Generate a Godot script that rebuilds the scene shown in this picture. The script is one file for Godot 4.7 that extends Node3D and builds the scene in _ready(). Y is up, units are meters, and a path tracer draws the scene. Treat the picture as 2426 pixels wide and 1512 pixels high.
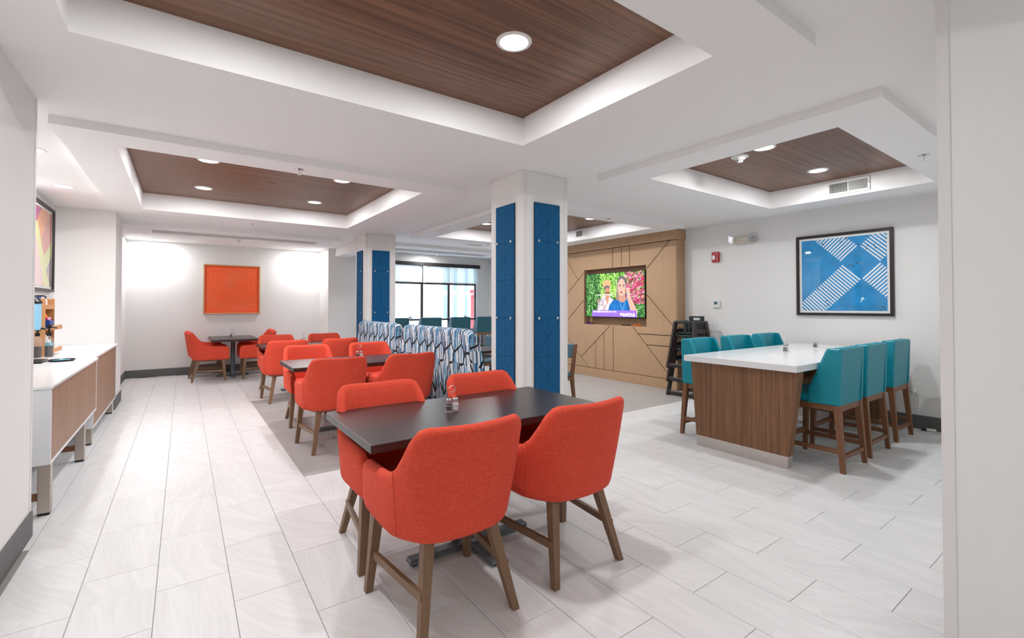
extends Node3D

var M := {}
var counts := {}
var rng := RandomNumberGenerator.new()

const CEIL := 2.673
const FRAME := 2.615
const WOODY := 2.824

func _ready() -> void:
	rng.seed = 7
	view_and_light()
	materials()
	room()
	ceiling()
	columns()
	media_wall()
	window()
	lights()
	dining()
	booths()
	island()
	cabinets()
	wall_things()
	ceiling_things()
	back_dining()
	outside()

# ---------------------------------------------------------------- camera, sky, sun, exposure
func view_and_light() -> void:
	var cam := Camera3D.new()
	cam.name = "camera"
	add_child(cam)
	var f := 1092.0
	var tilt := deg_to_rad(0.9)
	cam.position = Vector3(0, 1.40, 0)
	cam.rotation = Vector3(tilt, -atan((1213.0 - 434.0) / f), 0)
	cam.projection = Camera3D.PROJECTION_FRUSTUM
	cam.near = 0.05
	cam.far = 200.0
	cam.size = 1512.0 / f * cam.near
	var py := 724.5 - f * tan(tilt)
	cam.frustum_offset = Vector2(0, -(756.0 - py) / f * cam.near)
	cam.current = true
	var we := WorldEnvironment.new()
	we.name = "environment"
	var e := Environment.new()
	e.tonemap_mode = Environment.TONE_MAPPER_LINEAR
	e.tonemap_exposure = 2.05
	e.sdfgi_enabled = true
	e.ssao_enabled = true
	e.ssil_enabled = true
	e.background_mode = Environment.BG_SKY
	var sky := Sky.new()
	var sm := ProceduralSkyMaterial.new()
	sm.sky_top_color = Color(0.55, 0.72, 0.95)
	sm.sky_horizon_color = Color(0.92, 0.96, 1.0)
	sm.ground_horizon_color = Color(0.85, 0.86, 0.87)
	sm.ground_bottom_color = Color(0.6, 0.6, 0.6)
	sm.sky_energy_multiplier = 1.6
	sm.ground_energy_multiplier = 1.2
	sky.sky_material = sm
	e.sky = sky
	we.environment = e
	add_child(we)
	var sun := DirectionalLight3D.new()
	sun.name = "sun"
	sun.light_energy = 2.6
	sun.light_color = Color(1.0, 0.97, 0.92)
	sun.light_angular_distance = 0.6
	sun.shadow_enabled = true
	sun.rotation_degrees = Vector3(-48, 25, 0)
	add_child(sun)

# ---------------------------------------------------------------- naming helpers
func numbered(n: String) -> String:
	var k: int = counts.get(n, 0)
	counts[n] = k + 1
	return n if k == 0 else "%s_%03d" % [n, k]

func tag(o: Node, label: String, category := "", group := "", kind := "") -> void:
	if label != "": o.set_meta("label", label)
	if category != "": o.set_meta("category", category)
	if group != "": o.set_meta("group", group)
	if kind != "": o.set_meta("kind", kind)

func thing(called: String, label: String, category: String, at := Vector3.ZERO, turn := 0.0, group := "") -> Node3D:
	var o := Node3D.new()
	o.name = numbered(called)
	add_child(o)
	o.position = at
	o.rotation.y = turn
	tag(o, label, category, group)
	return o

func dup(root: Node3D, called: String, at: Vector3, turn: float, label: String) -> Node3D:
	var r: Node3D = root.duplicate()
	r.name = numbered(called)
	add_child(r)
	r.position = at
	r.rotation.y = turn
	r.set_meta("label", label)
	return r

# ---------------------------------------------------------------- mesh helpers
func nst() -> SurfaceTool:
	var st := SurfaceTool.new()
	st.begin(Mesh.PRIMITIVE_TRIANGLES)
	st.set_smooth_group(-1)
	return st

func part(called: String, st: SurfaceTool, m: Material, parent: Node = null, at := Vector3.ZERO) -> MeshInstance3D:
	st.generate_normals()
	return put(called, st.commit(), m, parent, at)

func put(called: String, mesh: Mesh, m: Material, parent: Node = null, at := Vector3.ZERO) -> MeshInstance3D:
	var mi := MeshInstance3D.new()
	mi.mesh = mesh
	mi.material_override = m
	if parent == null:
		mi.name = numbered(called)
		add_child(mi)
	else:
		mi.name = called
		parent.add_child(mi, true)
	mi.position = at
	return mi

func tri(st: SurfaceTool, a: Vector3, b: Vector3, c: Vector3, o: Vector3) -> void:
	if (b - a).cross(c - a).dot(o) > 0.0:
		var t := b
		b = c
		c = t
	st.add_vertex(a)
	st.add_vertex(b)
	st.add_vertex(c)

func quad(st: SurfaceTool, a: Vector3, b: Vector3, c: Vector3, d: Vector3, o: Vector3) -> void:
	tri(st, a, b, c, o)
	tri(st, a, c, d, o)

func box(st: SurfaceTool, c: Vector3, s: Vector3, bev := 0.0, bs := Basis.IDENTITY) -> void:
	st.set_smooth_group(-1)
	var h := s * 0.5
	bev = minf(bev, minf(h.x, minf(h.y, h.z)) * 0.95)
	var q := Vector3(bev, bev, bev)
	var p := func(sg: Vector3, ax: int) -> Vector3:
		var v := h - q
		v[ax] = h[ax]
		return c + bs * (v * sg)
	for ax in 3:
		var b1 := (ax + 1) % 3
		var b2 := (ax + 2) % 3
		for s0 in [-1.0, 1.0]:
			var sg := Vector3.ONE
			sg[ax] = s0
			var pts := []
			for k in [[-1, -1], [1, -1], [1, 1], [-1, 1]]:
				sg[b1] = k[0]
				sg[b2] = k[1]
				pts.append(p.call(sg, ax))
			var o := Vector3.ZERO
			o[ax] = s0
			quad(st, pts[0], pts[1], pts[2], pts[3], bs * o)
	if bev <= 0.0:
		return
	for ax in 3:                                     # edges that run along ax
		var b1 := (ax + 1) % 3
		var b2 := (ax + 2) % 3
		for s1 in [-1.0, 1.0]:
			for s2 in [-1.0, 1.0]:
				var lo := Vector3.ZERO
				lo[ax] = -1.0
				lo[b1] = s1
				lo[b2] = s2
				var hi := lo
				hi[ax] = 1.0
				var o := Vector3.ZERO
				o[b1] = s1
				o[b2] = s2
				quad(st, p.call(lo, b1), p.call(hi, b1), p.call(hi, b2), p.call(lo, b2), bs * o)
	for sx in [-1.0, 1.0]:
		for sy in [-1.0, 1.0]:
			for sz in [-1.0, 1.0]:
				var sg := Vector3(sx, sy, sz)
				tri(st, p.call(sg, 0), p.call(sg, 1), p.call(sg, 2), bs * sg)

func mm(st: SurfaceTool, lo: Vector3, hi: Vector3, bev := 0.0) -> void:
	box(st, (lo + hi) * 0.5, (hi - lo).abs(), bev)

func bxp(called: String, lo: Vector3, hi: Vector3, m: Material, parent: Node = null, bev := 0.0) -> MeshInstance3D:
	var st := nst()
	mm(st, lo, hi, bev)
	return part(called, st, m, parent)

# a square bar from a to b, its sections sa and sb across (x,z of the section)
func bar(st: SurfaceTool, a: Vector3, b: Vector3, sa: Vector2, sb: Vector2, up := Vector3.BACK) -> void:
	st.set_smooth_group(-1)
	var d := (b - a).normalized()
	var u := up.cross(d)
	if u.length() < 0.05: u = Vector3.RIGHT.cross(d)
	u = u.normalized()
	var v := d.cross(u).normalized()
	var A := []
	var B := []
	for k in [[-1, -1], [1, -1], [1, 1], [-1, 1]]:
		A.append(a + u * k[0] * sa.x * 0.5 + v * k[1] * sa.y * 0.5)
		B.append(b + u * k[0] * sb.x * 0.5 + v * k[1] * sb.y * 0.5)
	for k in 4:
		var n := (k + 1) % 4
		quad(st, A[k], A[n], B[n], B[k], (A[k] + A[n] + B[k] + B[n]) * 0.25 - (a + b) * 0.5)
	quad(st, A[0], A[1], A[2], A[3], -d)
	quad(st, B[0], B[1], B[2], B[3], d)

# a leg cut level with the floor: sections lie in horizontal planes
func leg(st: SurfaceTool, a: Vector3, b: Vector3, sa: Vector2, sb: Vector2) -> void:
	st.set_smooth_group(-1)
	var A := []
	var B := []
	for k in [[-1, -1], [1, -1], [1, 1], [-1, 1]]:
		A.append(a + Vector3(k[0] * sa.x * 0.5, 0, k[1] * sa.y * 0.5))
		B.append(b + Vector3(k[0] * sb.x * 0.5, 0, k[1] * sb.y * 0.5))
	for k in 4:
		var n := (k + 1) % 4
		quad(st, A[k], A[n], B[n], B[k], (A[k] + A[n] + B[k] + B[n]) * 0.25 - (a + b) * 0.5)
	quad(st, A[0], A[1], A[2], A[3], (a - b).normalized())
	quad(st, B[0], B[1], B[2], B[3], (b - a).normalized())

func cyl(st: SurfaceTool, a: Vector3, b: Vector3, ra: float, rb: float, seg := 16) -> void:
	var d := (b - a).normalized()
	var u := (Vector3.RIGHT if absf(d.x) < 0.9 else Vector3.UP).cross(d).normalized()
	var v := d.cross(u)
	for k in seg:
		var t0 := TAU * k / seg
		var t1 := TAU * (k + 1) / seg
		var e0 := u * cos(t0) + v * sin(t0)
		var e1 := u * cos(t1) + v * sin(t1)
		st.set_smooth_group(1)
		quad(st, a + e0 * ra, a + e1 * ra, b + e1 * rb, b + e0 * rb, e0 + e1)
		st.set_smooth_group(-1)
		if ra > 0.0001: tri(st, a, a + e0 * ra, a + e1 * ra, -d)
		if rb > 0.0001: tri(st, b, b + e0 * rb, b + e1 * rb, d)

func lathe(st: SurfaceTool, prof: Array, seg := 20, at := Vector3.ZERO) -> void:
	for i in prof.size() - 1:
		var p: Vector2 = prof[i]
		var q: Vector2 = prof[i + 1]
		var nrm := Vector2(q.y - p.y, p.x - q.x)     # right of the way walked: outward for profiles drawn upwards
		st.set_smooth_group(2 + i)
		for k in seg:
			var t0 := TAU * k / seg
			var t1 := TAU * (k + 1) / seg
			var e0 := Vector3(cos(t0), 0, sin(t0))
			var e1 := Vector3(cos(t1), 0, sin(t1))
			var y0 := Vector3(0, p.y, 0) + at
			var y1 := Vector3(0, q.y, 0) + at
			var o := (e0 + e1) * 0.5 * nrm.x + Vector3(0, nrm.y, 0)
			if p.x > 0.00001: tri(st, y0 + e0 * p.x, y0 + e1 * p.x, y1 + e1 * q.x, o)
			if q.x > 0.00001: tri(st, y0 + e0 * p.x, y1 + e1 * q.x, y1 + e0 * q.x, o)
	st.set_smooth_group(-1)

func tube(st: SurfaceTool, pts: Array, r: float, seg := 8, closed := false) -> void:
	var n := pts.size()
	var rings := []
	var u := Vector3.ZERO
	for i in n:
		var d: Vector3
		if closed: d = pts[(i + 1) % n] - pts[(i + n - 1) % n]
		else: d = pts[mini(i + 1, n - 1)] - pts[maxi(i - 1, 0)]
		d = d.normalized()
		if i == 0: u = (Vector3.UP if absf(d.y) < 0.9 else Vector3.RIGHT).cross(d).normalized()
		else: u = (u - d * u.dot(d)).normalized()
		var v := d.cross(u)
		var ring := []
		for k in seg:
			var t := TAU * k / seg
			ring.append(pts[i] + (u * cos(t) + v * sin(t)) * r)
		rings.append(ring)
	st.set_smooth_group(1)
	for i in (n if closed else n - 1):
		var j := (i + 1) % n
		for k in seg:
			var l := (k + 1) % seg
			quad(st, rings[i][k], rings[i][l], rings[j][l], rings[j][k], (rings[i][k] + rings[i][l] + rings[j][k] + rings[j][l]) * 0.25 - (pts[i] + pts[j]) * 0.5)
	st.set_smooth_group(-1)
	if not closed:
		for k in seg:
			tri(st, pts[0], rings[0][k], rings[0][(k + 1) % seg], pts[0] - pts[1])
			tri(st, pts[n - 1], rings[n - 1][k], rings[n - 1][(k + 1) % seg], pts[n - 1] - pts[n - 2])

# polygon in the plane O + U x + V y, extruded along N from d0 to d1
func slab(st: SurfaceTool, poly: PackedVector2Array, O: Vector3, U: Vector3, V: Vector3, N: Vector3, d0: float, d1: float, ch := 0.0) -> void:
	st.set_smooth_group(-1)
	var ids := Geometry2D.triangulate_polygon(poly)
	var f := func(p: Vector2, d: float) -> Vector3: return O + U * p.x + V * p.y + N * d
	var top := poly
	if ch > 0.0:
		var off := Geometry2D.offset_polygon(poly, -ch, Geometry2D.JOIN_MITER)
		if off.size() == 1 and off[0].size() == poly.size():
			top = off[0]
			var best := 0
			for k in top.size():
				if top[k].distance_to(poly[0]) < top[best].distance_to(poly[0]): best = k
			var re := PackedVector2Array()
			for k in top.size(): re.append(top[(k + best) % top.size()])
			top = re
		else: ch = 0.0
	var it := Geometry2D.triangulate_polygon(top)
	for k in range(0, it.size(), 3):
		tri(st, f.call(top[it[k]], d1), f.call(top[it[k + 1]], d1), f.call(top[it[k + 2]], d1), N)
	for k in range(0, ids.size(), 3):
		tri(st, f.call(poly[ids[k]], d0), f.call(poly[ids[k + 1]], d0), f.call(poly[ids[k + 2]], d0), -N)
	var cw := Geometry2D.is_polygon_clockwise(poly)
	for k in poly.size():
		var a := poly[k]
		var b := poly[(k + 1) % poly.size()]
		var t := (b - a)
		var n2 := Vector2(t.y, -t.x) * (-1.0 if cw else 1.0)
		var o := U * n2.x + V * n2.y
		quad(st, f.call(a, d0), f.call(b, d0), f.call(b, d1 - ch), f.call(a, d1 - ch), o)
		if ch > 0.0:
			quad(st, f.call(a, d1 - ch), f.call(b, d1 - ch), f.call(top[(k + 1) % poly.size()], d1), f.call(top[k], d1), o + N * o.length())

func rrect(w: float, h: float, r: float, seg := 4) -> PackedVector2Array:
	var out := PackedVector2Array()
	for c in [[1, 1, 0], [-1, 1, 1], [-1, -1, 2], [1, -1, 3]]:
		for k in seg + 1:
			var t: float = (c[2] + float(k) / seg) * PI / 2
			out.append(Vector2(c[0] * (w / 2 - r), c[1] * (h / 2 - r)) + Vector2(cos(t), sin(t)) * r)
	return out

# a flat picture, u to the right and v down, its middle at the origin, facing N
func leaf(w: float, h: float, U: Vector3, V: Vector3) -> ArrayMesh:
	var st := SurfaceTool.new()
	st.begin(Mesh.PRIMITIVE_TRIANGLES)
	var N := U.cross(V)
	var c := [[-1, -1], [-1, 1], [1, 1], [1, -1]]
	for k in [0, 1, 2, 0, 2, 3]:
		st.set_normal(N)
		st.set_uv(Vector2(0.5 + c[k][0] * 0.5, 0.5 - c[k][1] * 0.5))
		st.add_vertex(U * c[k][0] * w * 0.5 + V * c[k][1] * h * 0.5)
	return st.commit()

func letters(txt: String, size: float, m: Material, parent: Node, xf: Transform3D, called := "lettering", bold := false) -> void:
	var t := TextMesh.new()
	t.text = txt
	var fnt := SystemFont.new()
	fnt.font_names = PackedStringArray(["Droid Sans"])
	if bold: fnt.font_weight = 700
	t.font = fnt
	t.font_size = 64
	t.pixel_size = size / 64.0
	t.depth = 0.001
	var mi := put(called, t, m, parent)
	mi.transform = xf

# ---------------------------------------------------------------- materials
func mat(key: String, c: Color, rough := 0.6, metal := 0.0) -> StandardMaterial3D:
	var m := StandardMaterial3D.new()
	m.resource_name = key
	m.albedo_color = c
	m.roughness = rough
	m.metallic = metal
	M[key] = m
	return m

func tex(im: Image) -> ImageTexture:
	im.generate_mipmaps()
	return ImageTexture.create_from_image(im)

# long thin streaks of the given colours: laminate and wood grain along u
func grain(w: int, h: int, cols: Array, n: int, lmin: int, lmax: int, thick: int) -> Image:
	var im := Image.create(w, h, false, Image.FORMAT_RGB8)
	var nz := FastNoiseLite.new()
	nz.seed = rng.randi() % 1000
	nz.frequency = 0.02
	nz.fractal_octaves = 4
	for y in h:
		var f := clampf(0.5 + 0.9 * nz.get_noise_1d(y) + rng.randf_range(-0.08, 0.08), 0.0, 1.0)
		im.fill_rect(Rect2i(0, y, w, 1), (cols[0] as Color).lerp(cols[1], f))
	for i in n:
		var c: Color = cols[rng.randi() % cols.size()]
		var y := rng.randi() % h
		var x := rng.randi() % w
		var l := rng.randi_range(lmin, lmax)
		var t := rng.randi_range(1, thick)
		var old := im.get_pixel(x, y)
		var force := rng.randf_range(0.25, 0.7)
		for step in 4:                               # a streak fades in and out along its length
			var x0 := x + int(l * 0.12 * step)
			var ln := l - int(l * 0.24 * step)
			var cc := old.lerp(c, force * (step + 1) / 4.0)
			if x0 < w:
				im.fill_rect(Rect2i(x0, y, mini(ln, w - x0), t), cc)
				if x0 + ln > w: im.fill_rect(Rect2i(0, y, x0 + ln - w, t), cc)
			else: im.fill_rect(Rect2i(x0 - w, y, mini(ln, w - (x0 - w)), t), cc)
	return im

func wood(key: String, cols: Array, upright: bool, sc: Vector3, rough := 0.45, n := 5000, thick := 2) -> StandardMaterial3D:
	var im := grain(1024, 512, cols, n, 60, 420 if thick < 4 else 900, thick)
	if upright: im.rotate_90(CLOCKWISE)
	var m := mat(key, Color.WHITE, rough)
	m.albedo_texture = tex(im)
	m.uv1_triplanar = true
	m.uv1_scale = sc
	m.uv1_triplanar_sharpness = 8.0
	return m

# a woven cloth: short crossing threads
func weave(key: String, base: Color, lo: Color, hi: Color, sc: float, rough := 0.9, n := 26000) -> StandardMaterial3D:
	var im := Image.create(512, 512, false, Image.FORMAT_RGB8)
	im.fill(base)
	for i in n:
		var c := base.lerp(lo if rng.randf() < 0.5 else hi, rng.randf_range(0.15, 0.9))
		var l := rng.randi_range(8, 80)
		if rng.randf() < 0.5: im.fill_rect(Rect2i(rng.randi() % 512, rng.randi() % 512, l, 1), c)
		else: im.fill_rect(Rect2i(rng.randi() % 512, rng.randi() % 512, 1, l), c)
	var m := mat(key, Color.WHITE, rough)
	m.albedo_texture = tex(im)
	m.uv1_triplanar = true
	m.uv1_scale = Vector3.ONE * sc
	return m

func noise_bump(m: StandardMaterial3D, freq: float, sc: float, strength: float) -> void:
	var t := NoiseTexture2D.new()
	t.width = 256
	t.height = 256
	t.seamless = true
	var nz := FastNoiseLite.new()
	nz.seed = 3
	nz.frequency = freq
	t.noise = nz
	m.heightmap_enabled = true
	m.heightmap_texture = t
	m.heightmap_scale = strength
	if not m.uv1_triplanar:
		m.uv1_triplanar = true
		m.uv1_scale = Vector3.ONE * sc

func tile_picture() -> Image:
	var w := 512
	var h := 512
	var im := Image.create(w, h, false, Image.FORMAT_RGB8)
	var a := FastNoiseLite.new()
	a.seed = 11
	a.frequency = 0.012
	a.fractal_octaves = 3
	var b := FastNoiseLite.new()
	b.seed = 5
	b.frequency = 0.02
	b.fractal_octaves = 2
	for y in h:
		for x in w:
			var wx := x * 0.5 + 14.0 * b.get_noise_2d(x * 0.3, y * 0.2)
			var g := a.get_noise_2d(wx * 9.0, y * 0.35)
			var q := a.get_noise_2d(wx * 1.6 + 400.0, y * 0.18)
			var v := 0.912 + 0.024 * g + 0.026 * q
			im.set_pixel(x, y, Color(v, v * 0.997, v * 0.993))
	return im

func materials() -> void:
	mat("wall", Color(0.935, 0.93, 0.92), 0.85)
	mat("ceiling", Color(0.97, 0.965, 0.96), 0.9)
	mat("white_trim", Color(0.91, 0.90, 0.89), 0.5)
	mat("baseboard", Color(0.40, 0.40, 0.40), 0.6)
	mat("grout", Color(0.60, 0.585, 0.57), 0.9)
	var tp := tex(tile_picture())
	var tl := mat("tile", Color(1, 1, 1), 0.38)
	tl.albedo_texture = tp
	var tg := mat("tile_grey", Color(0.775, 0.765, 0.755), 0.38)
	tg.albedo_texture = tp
	var dk := [Color(0.43, 0.295, 0.215), Color(0.52, 0.365, 0.27), Color(0.33, 0.22, 0.16), Color(0.57, 0.41, 0.31), Color(0.47, 0.33, 0.24)]
	wood("wood_ceiling", dk, false, Vector3(0.42, 0.85, 0.85), 0.42, 3600, 7)
	wood("wood_island", [Color(0.46, 0.315, 0.205), Color(0.56, 0.39, 0.26), Color(0.37, 0.245, 0.16), Color(0.62, 0.45, 0.31)], true, Vector3(1.1, 0.7, 1.1), 0.5, 2600, 5)
	wood("wood_door", [Color(0.56, 0.43, 0.34), Color(0.66, 0.52, 0.42), Color(0.48, 0.36, 0.28), Color(0.70, 0.57, 0.47)], true, Vector3(1.6, 0.9, 1.6), 0.5, 4500)
	wood("wood_panel", [Color(0.725, 0.585, 0.45), Color(0.755, 0.615, 0.475), Color(0.695, 0.555, 0.42), Color(0.775, 0.635, 0.495)], true, Vector3(2.2, 1.0, 2.2), 0.55, 6000)
	wood("wood_leg", [Color(0.50, 0.38, 0.28), Color(0.55, 0.425, 0.315), Color(0.45, 0.335, 0.24)], true, Vector3(4, 1.5, 4), 0.45, 2500)
	wood("wood_stool", [Color(0.50, 0.33, 0.22), Color(0.55, 0.37, 0.25), Color(0.44, 0.28, 0.185)], true, Vector3(4, 1.5, 4), 0.45, 2500)
	wood("wood_light", [Color(0.80, 0.66, 0.50), Color(0.85, 0.72, 0.56), Color(0.75, 0.60, 0.44)], true, Vector3(4, 2, 4), 0.5, 2500)
	wood("table_top", [Color(0.20, 0.168, 0.165), Color(0.25, 0.213, 0.208), Color(0.165, 0.14, 0.138), Color(0.285, 0.245, 0.24)], false, Vector3(0.7, 1.3, 1.3), 0.30, 5000, 4)
	weave("orange_cloth", Color(0.885, 0.285, 0.20), Color(0.80, 0.205, 0.145), Color(0.96, 0.42, 0.28), 3.2)
	mat("orange_piping", Color(0.90, 0.36, 0.22), 0.8)
	mat("teal_vinyl", Color(0.0, 0.545, 0.615), 0.42)
	mat("teal_piping", Color(0.02, 0.60, 0.67), 0.42)
	mat("teal_grey", Color(0.13, 0.36, 0.41), 0.5)
	mat("slate_blue", Color(0.30, 0.43, 0.49), 0.6)
	weave("felt", Color(0.0, 0.33, 0.52), Color(0.0, 0.27, 0.44), Color(0.05, 0.41, 0.60), 4.0, 0.95, 16000)
	mat("felt_groove", Color(0.01, 0.13, 0.24), 0.95)
	mat("steel", Color(0.74, 0.70, 0.66), 0.35, 0.9)
	mat("kick_steel", Color(0.80, 0.77, 0.75), 0.38, 0.7)
	mat("chrome", Color(0.86, 0.86, 0.87), 0.12, 1.0)
	mat("base_metal", Color(0.46, 0.49, 0.52), 0.4, 0.5)
	mat("white_gloss", Color(0.95, 0.95, 0.95), 0.18)
	mat("white_carcass", Color(0.90, 0.91, 0.92), 0.4)
	mat("white_plastic", Color(0.92, 0.92, 0.90), 0.4)
	mat("cream_plastic", Color(0.86, 0.83, 0.78), 0.4)
	mat("black_plastic", Color(0.035, 0.035, 0.04), 0.3)
	mat("high_chair_plastic", Color(0.19, 0.155, 0.14), 0.42)
	mat("high_chair_seat", Color(0.15, 0.19, 0.20), 0.42)
	mat("reveal", Color(0.06, 0.05, 0.045), 0.8)
	mat("dark_frame", Color(0.17, 0.13, 0.115), 0.45)
	mat("window_metal", Color(0.20, 0.185, 0.175), 0.45)
	mat("mat_board", Color(0.95, 0.95, 0.94), 0.8)
	mat("red_plastic", Color(0.70, 0.03, 0.06), 0.35)
	mat("salt", Color(0.95, 0.95, 0.95), 0.9)
	mat("pepper", Color(0.20, 0.15, 0.12), 0.95)
	mat("cyan_plastic", Color(0.10, 0.70, 0.78), 0.4)
	mat("pale_blue", Color(0.56, 0.78, 0.88), 0.35)
	mat("bin_blue", Color(0.05, 0.24, 0.60), 0.4)
	mat("paper", Color(0.94, 0.93, 0.92), 0.8)
	mat("packet_pink", Color(0.85, 0.15, 0.45), 0.6)
	mat("packet_orange", Color(0.95, 0.50, 0.12), 0.6)
	mat("purple", Color(0.36, 0.16, 0.55), 0.6)
	mat("wood_rack", Color(0.80, 0.58, 0.38), 0.55)
	mat("dark_slot", Color(0.05, 0.05, 0.05), 0.9)
	var g := mat("glass", Color(1, 1, 1, 0.08), 0.03)
	g.transparency = BaseMaterial3D.TRANSPARENCY_ALPHA
	var sh := mat("shade_cloth", Color(0.93, 0.97, 0.98, 0.72), 0.9)
	sh.transparency = BaseMaterial3D.TRANSPARENCY_ALPHA
	sh.backlight_enabled = true
	sh.backlight = Color(0.7, 0.75, 0.76)
	var lens := mat("lamp_lens", Color(1, 1, 1), 0.5)
	lens.emission_enabled = true
	lens.emission = Color(1, 0.99, 0.97)
	lens.emission_energy_multiplier = 2.0
	var w := mat("screen_white", Color(0.9, 0.9, 0.9), 0.5)
	w.emission_enabled = true
	w.emission = Color(1, 1, 1)
	w.emission_energy_multiplier = 0.5
	mat("outside_wall", Color(0.92, 0.92, 0.90), 0.9)
	mat("outside_glass", Color(0.36, 0.52, 0.57), 0.1)
	mat("outside_ground", Color(0.75, 0.74, 0.72), 0.9)
	mat("outside_red", Color(0.75, 0.12, 0.14), 0.6)

# ---------------------------------------------------------------- the room
func wall(called: String, parts: Array, label := "") -> MeshInstance3D:
	var st := nst()
	for p in parts:
		mm(st, Vector3(p[0], p[4] if p.size() > 4 else -0.05, p[2]), Vector3(p[1], p[5] if p.size() > 5 else 2.83, p[3]))
	var o := part(called, st, M.wall)
	tag(o, label, "", "", "structure")
	return o

func room() -> void:
	floor_tiles()
	wall("wall_left", [[-0.90, -0.745, -4.0, 2.75], [-1.49, -0.90, -4.0, -3.85]], "pale grey painted wall beside the serving alcove")
	wall("wall_alcove", [[-1.49, -1.34, -8.2, -4.0]], "pale wall at the back of the serving alcove")
	wall("wall_pier", [[-1.49, -0.745, -8.92, -8.13]], "short wall pier at the end of the serving alcove")
	wall("wall_far_left", [[-1.05, -0.90, -11.65, -8.92]])
	wall("wall_far", [[-0.90, 2.77, -11.65, -11.5]], "white end wall with the orange dotted picture")
	wall("wall_return", [[2.62, 2.77, -11.5, -10.85]])
	wall("wall_window", [[2.62, 3.35, -10.85, -10.7], [6.46, 6.848, -10.85, -10.7], [3.35, 6.46, -10.85, -10.7, -0.05, 0.35], [3.35, 6.46, -10.85, -10.7, 2.45, 2.83]], "grey wall around the wide window")
	wall("wall_right", [[6.848, 7.0, -10.85, -0.4]], "pale grey wall with the blue crosswalk picture")
	wall("wall_near", [[2.29, 7.0, -0.47, 2.75]], "white wall end standing close to the camera")
	wall("wall_behind", [[-0.9, 2.65, 2.6, 2.75]])
	# dark base strips
	var runs := [["baseboard_left", [-0.745, -0.733, -4.0, 2.6]], ["baseboard_alcove", [-1.34, -1.328, -8.13, -4.0]], ["baseboard_pier", [-0.745, -0.733, -8.92, -8.13]],
		["baseboard_far_left", [-0.90, -0.888, -11.5, -8.92]], ["baseboard_far", [-0.888, 2.62, -11.5, -11.488]], ["baseboard_return", [2.608, 2.62, -11.488, -10.7]],
		["baseboard_window", [2.62, 6.836, -10.7, -10.688]], ["baseboard_right", [6.836, 6.848, -4.56, -0.482]], ["baseboard_right_back", [6.836, 6.848, -10.688, -7.46]], ["baseboard_near", [2.278, 2.29, -0.47, 2.6]], ["baseboard_near_side", [2.29, 6.836, -0.482, -0.47]]]
	for r in runs:
		var b: Array = r[1]
		var o := bxp(r[0], Vector3(b[0], 0, b[2]), Vector3(b[1], 0.152, b[3]), M.baseboard, null, 0.003)
		o.set_meta("kind", "structure")
	# corner guard strips on the two free wall ends
	var n := 1
	for c in [[2.2875, 2.29, -0.47, -0.436, 0.152], [2.29, 2.326, -0.4725, -0.47, 0.152], [-0.745, -0.7425, -4.0, -3.965, 0.152], [-0.78, -0.7425, -4.0025, -4.0, 0.0]]:
		var o := bxp("trim_%d" % n, Vector3(c[0], c[4], c[2]), Vector3(c[1], CEIL, c[3]), M.white_trim)
		o.set_meta("kind", "structure")
		n += 1

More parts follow.
